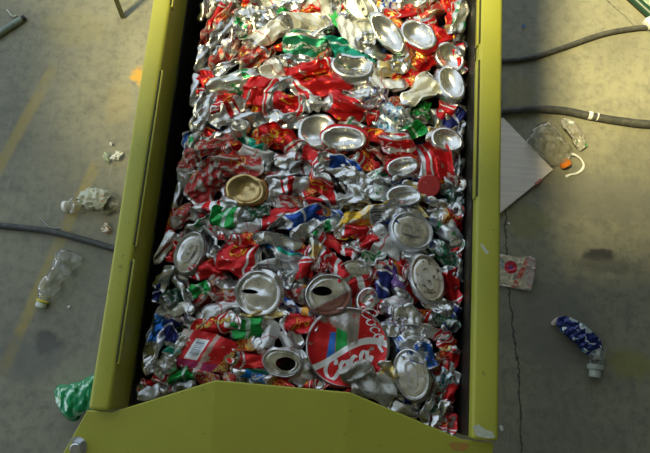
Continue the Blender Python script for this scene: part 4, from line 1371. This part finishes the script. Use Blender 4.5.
sheet_scrap('plastic_scrap', [(.696, .732), (.682, .768), (.656, .800), (.632, .812), (.618, .803), (.624, .778), (.643, .752), (.656, .728), (.675, .716)], 5, leaf_mat(), 31, 'brownish crushed plastic scrap with green flecks between the hose and the clear bottle', 'scrap', bulge=14)
# paper wrapper partly under the chute
def wrap_mat():
    t = NT('printed_wrapper')
    uv = t.n('UVMap').outputs[0]
    s = t.n('SeparateXYZ'); t.put(s.inputs[0], uv); x, y = s.outputs[0], s.outputs[1]
    c_ = t.mix(t.ramp(t.noise(uv, 4, 4), .42, .6), (.56, .50, .34), (.42, .38, .30))
    c_ = t.mix(t.ramp(t.noise(uv, 3.2, 2, .5, .8), .58, .61), c_, (.20, .30, .28))
    c_ = t.mix(t.m('MULTIPLY', t.inside(t.m('ADD', x, t.m('MULTIPLY', y, -.5)), .18, .38, .04), t.ramp(t.noise(uv, 5, 3), .4, .5)), c_, (.50, .10, .07))
    c_ = t.mix(t.ramp(x, .40, .50), c_, t.mix(t.ramp(t.noise(uv, 7, 3), .5, .6), (.42, .39, .36), (.50, .22, .18)))
    dx = t.m('ADD', x, .12); dy = t.m('SUBTRACT', y, .10)
    r = t.m('SQRT', t.m('ADD', t.m('MULTIPLY', dx, dx), t.m('MULTIPLY', dy, dy)))
    c_ = t.mix(t.ramp(r, .24, .22), c_, (.52, .02, .05)); c_ = t.mix(t.ramp(r, .09, .07), c_, (.12, .05, .20))
    t.set(Base_Color=c_, Roughness=.45); return t.mat
wr_ = sheet_scrap('paper_wrapper', [(.545, .352), (.548, .390), (.530, .398), (.500, .392), (.452, .398), (.415, .385), (.412, .316), (.452, .312), (.500, .308), (.534, .303)], 2, wrap_mat(), 33, 'torn printed wrapper with a red disc on the floor at the chute wall', 'wrapper', .05, 10, 40)
# white torn edge of the wrapper
V, F = tube([Vector((.444, .315, .004)) - wr_.location, Vector((.500, .310, .005)) - wr_.location, Vector((.533, .304, .004)) - wr_.location], .0035, 8); link_mesh('torn_edge', V, F, simple('white_paper_edge', (.80, .79, .75), .6), wr_)
# blue bottle with a white spout
b4 = empty('plastic_bottle', (.66, .18, 0)); tag(b4, 'crushed blue labelled bottle with a white cap alone on the floor', 'bottle')
o4 = Vector(b4.location)
def bluelab():
    t = NT('blue_foil_label')
    P = t.n('TexCoord').outputs['Object']
    c_ = t.mix(t.ramp(t.noise(P, 36, 3, .5, .8), .55, .58), (.008, .020, .14), (.55, .64, .68))
    c_ = t.mix(t.ramp(t.noise(P, 60, 2), .62, .66), c_, (.04, .25, .42))
    t.set(Base_Color=c_, Roughness=.25, Metallic=.25); t.bump(t.noise(P, 70, 3), .3, .002); return t.mat
pts = [Vector(p) - o4 for p in [(.596, .224, .010), (.615, .222, .017), (.645, .204, .021), (.675, .182, .022), (.696, .158, .019), (.703, .142, .017)]]
bottle_body('bottle_label', pts, [(0, .004), (.2, .018), (.45, .031), (.7, .029), (.88, .019), (1, .013)], bluelab(), b4, 41, sq=.55, cre=.12, lmin=8, lmax=24)
TAN = simple('tan_plastic', (.50, .41, .34), .5)
bottle_body('bottle_base', [Vector(p) - o4 for p in [(.592, .215, .008), (.600, .226, .012), (.616, .233, .013), (.634, .232, .009)]], [(0, .006), (.5, .009), (1, .005)], TAN, b4, 42, 16, .7, .05)
MILK = clear_mat('milky_clear_plastic', (.80, .82, .78), dens=.6, film=(.62, .63, .58))
bottle_body('bottle_neck', [Vector(p) - o4 for p in [(.697, .160, .018), (.705, .146, .018), (.703, .128, .018), (.699, .117, .017)]], [(0, .017), (.35, .023), (.6, .020), (1, .014)], MILK, b4, 43, 24, .85, .08, 6, 14)
ax4 = Vector((-.10, -1, -.02))
cap_mesh('neck_ring', Vector((.699, .119, .019)) - o4, ax4, .0205, .014, simple('milky_white_plastic', (.34, .38, .33), .4), b4)
cap_mesh('cap', Vector((.6975, .106, .019)) - o4, ax4, .0145, .019, simple('milky_white_cap', (.46, .50, .45), .4), b4)

# green bottle half hidden by the left wall
b5 = empty('plastic_bottle', (-.64, -.06, 0)); tag(b5, 'crumpled green plastic bottle on the floor half hidden behind the chute', 'bottle')
o5 = Vector(b5.location)
pts = [Vector(p) - o5 for p in [(-.660, -.084, .030), (-.652, -.079, .034), (-.640, -.072, .040), (-.600, -.055, .040), (-.55, -.03, .038), (-.50, .0, .034)]]
bottle_body('bottle_body', pts, [(0, .020), (.025, .030), (.08, .041), (.2, .047), (.6, .047), (.9, .042), (1, .02)], GREENP, b5, 45, 48, .64, .15, 9, 30)

# small litter
WP = simple('crumpled_white_paper', (.78, .79, .75), .6); GP = simple('pale_green_paper', (.45, .52, .38), .5)
fo = empty('foil_scrap', (-.645, .594, 0)); tag(fo, 'white and pale green torn foil scrap beside the chute near the orange paint', 'scrap')
sc1 = sheet_scrap('white_piece', [(-.621, .612), (-.640, .614), (-.643, .604), (-.652, .598), (-.655, .588), (-.640, .588), (-.630, .588)], 1.5, WP, 51, None, None, .16, 6, 18, bulge=8); sc1.parent = fo; sc1.location -= Vector(fo.location)
sc2 = sheet_scrap('green_piece', [(-.655, .588), (-.662, .606), (-.672, .609), (-.678, .597), (-.670, .585), (-.660, .575)], 1.5, GP, 52, None, None, .16, 6, 18, bulge=8); sc2.parent = fo; sc2.location -= Vector(fo.location)
def mottled(name, a_, b_, sc_=70):
    t = NT(name); P = t.n('TexCoord').outputs['Object']
    t.set(Base_Color=t.mix(t.ramp(t.noise(P, sc_, 3), .48, .54), a_, b_), Roughness=.55); return t.mat
sheet_scrap('paper_scrap', [(-.622, .392), (-.630, .398), (-.633, .412), (-.641, .404), (-.640, .392), (-.650, .388), (-.643, .378), (-.630, .374), (-.620, .376)], 2, mottled('tan_white_paper', (.72, .68, .60), (.36, .20, .08)), 53, 'small tan and white paper scrap where the black cable meets the chute', 'scrap', .16, 6, 16, bulge=9)
sheet_scrap('glass_chip', [(-.656, .637), (-.660, .642), (-.665, .639), (-.664, .633), (-.658, .631)], 4, simple('white_glint', (.80, .84, .80), .2), 54, 'tiny white chip on the floor above the foil scrap', 'scrap', .1, 4, 9, bulge=3)
sheet_scrap('blue_chip', [(.521, 1.104), (.515, 1.110), (.509, 1.106), (.511, 1.099), (.518, 1.098)], 1.5, simple('blue_paper', (.06, .16, .36), .5), 55, 'tiny blue scrap on the floor beside the thin grey cable', 'scrap', .1, 4, 9)
sheet_scrap('white_chip', [(.462, -.056), (.458, -.050), (.453, -.052), (.454, -.060), (.457, -.066), (.462, -.063)], 2, WP, 56, 'small white paper chip on the floor between the chute and the floor crack', 'scrap', .12, 4, 9)
sheet_scrap('white_chip', [(.470, .486), (.473, .491), (.478, .489), (.477, .484)], 2, WP, 57, 'tiny white chip on the floor in front of the grey board', 'scrap', .1, 4, 9)
sheet_scrap('white_chip', [(-.697, .166), (-.701, .171), (-.706, .168), (-.703, .162)], 2, WP, 58, 'tiny white chip on the floor beside the bottle with the yellow neck ring', 'scrap', .1, 4, 9)
V, F = tube(catmull([(-.826, .405, .003), (-.815, .398, .003), (-.800, .384, .004), (-.782, .379, .003), (-.764, .381, .004), (-.748, .371, .003), (-.742, .374, .003)], 8), .0016, 8)
tag(link_mesh('wire', V, F, simple('dull_wire', (.30, .30, .27), .4, .6)), 'short thin wire lying beside the black cable', 'wire')
V, F = tube(catmull([(-1.045, 1.043, .003), (-1.036, 1.036, .004), (-1.030, 1.028, .003), (-1.020, 1.022, .004), (-1.010, 1.026, .003)], 8), .0024, 8)
tag(link_mesh('twine', V, F, mottled('frayed_twine', (.55, .55, .44), (.12, .11, .08), 60)), 'short curl of dark twine beyond the steel pipe', 'twine')

# corner of a green-rimmed panel, top corner of the view
gp = empty('green_panel', (.92, 1.22, 0)); tag(gp, 'pale panel with a dark green rim standing at the far corner beyond the cable plug', 'panel')
a_ = Vector((.830, 1.225, 0)) - Vector(gp.location); b_ = Vector((.905, 1.150, 0)) - Vector(gp.location); dr = (b_ - a_).normalized(); nr = Vector((-dr.y, dr.x, 0))
a_ -= dr * .2; b_ += dr * .25
bm = bmesh.new()
ps = [a_ + nr * .008, b_ + nr * .008, b_ + nr * .3, a_ + nr * .3]
lo = [bm.verts.new(p + Vector((0, 0, .0))) for p in ps]; hi = [bm.verts.new(p + Vector((0, 0, .018))) for p in ps]
bm.faces.new(lo); bm.faces.new(hi)
for i in range(4): bm.faces.new((lo[i], lo[(i + 1) % 4], hi[(i + 1) % 4], hi[i]))
bm_obj('panel_face', bm, mottled('mottled_pale_green', (.42, .50, .40), (.22, .30, .22), 45), gp)
V, F = tube([a_ + nr * .004 + Vector((0, 0, .014)), (a_ + b_) / 2 + nr * .004 + Vector((0, 0, .014)), b_ + nr * .004 + Vector((0, 0, .014))], .0135, 14)
link_mesh('panel_rim', V, F, simple('dark_green_rim', (.012, .05, .028), .4), gp, sharp=50)

# red bottle cap resting among the cans
bc = empty('bottle_cap', (.1145, .2665, .952)); tag(bc, 'red round plastic bottle cap lying among the cans by the large upright lid', 'cap')
RC = simple('red_cap_plastic', (.52, .035, .03), .45, 0, 150, (.42, .03, .025))
cap_mesh('cap_shell', (0, 0, -.006), (-.05, -.28, 1), .0145, .011, RC, bc, 36)
def zc(xy): return 4.7 + .28 * xy[:, 1] - .05 * xy[:, 0] + 0 * xy[:, 0]
rng = np.random.default_rng(8)
V2, F2 = ribbon_on(letter_rows(8, -8.5, 9, -.5, 3.0, rng), zc, .55, .25)
link_mesh('embossed_lettering', V2 / 1000, F2, simple('faded_red_print', (.62, .16, .13), .5), bc)

# ------------------------------------------------------------------ light and camera
w = bpy.data.worlds.new('daylight'); sc.world = w; w.use_nodes = True
nt = w.node_tree; nt.nodes.clear()
out = nt.nodes.new('ShaderNodeOutputWorld'); bg = nt.nodes.new('ShaderNodeBackground'); nt.links.new(bg.outputs[0], out.inputs[0])
tc = nt.nodes.new('ShaderNodeTexCoord'); sp = nt.nodes.new('ShaderNodeSeparateXYZ'); nt.links.new(tc.outputs['Generated'], sp.inputs[0])
cr_ = nt.nodes.new('ShaderNodeValToRGB'); nt.links.new(sp.outputs[2], cr_.inputs[0])
cr_.color_ramp.elements[0].position = .0; cr_.color_ramp.elements[0].color = (.78, .90, 1.0, 1)
cr_.color_ramp.elements[1].position = .9; cr_.color_ramp.elements[1].color = (.66, .82, 1.0, 1)
nt.links.new(cr_.outputs[0], bg.inputs[0]); bg.inputs[1].default_value = .86

sd = bpy.data.lights.new('sun', 'SUN'); sd.energy = 6.3; sd.angle = math.radians(8); sd.color = (1, .86, .42)
so = bpy.data.objects.new('sun', sd); C.objects.link(so)
so.rotation_euler = Vector((.43, .12, -.99)).to_track_quat('-Z', 'Y').to_euler(); so.location = (-2, -1, 5)

cd = bpy.data.cameras.new('camera'); cd.sensor_width = 36; cd.lens = 36.0; cd.clip_start = .02; cd.clip_end = 100
co = bpy.data.objects.new('camera', cd); C.objects.link(co)
co.location = (0, 0, 1.75); co.rotation_euler = (math.radians(90 - 75.8), 0, math.radians(4.3))
sc.camera = co
sc.view_settings.view_transform = 'Standard'; sc.view_settings.look = 'None'
sc.view_settings.exposure = 0.42; sc.view_settings.gamma = 1.0; sc.view_settings.use_curve_mapping = False
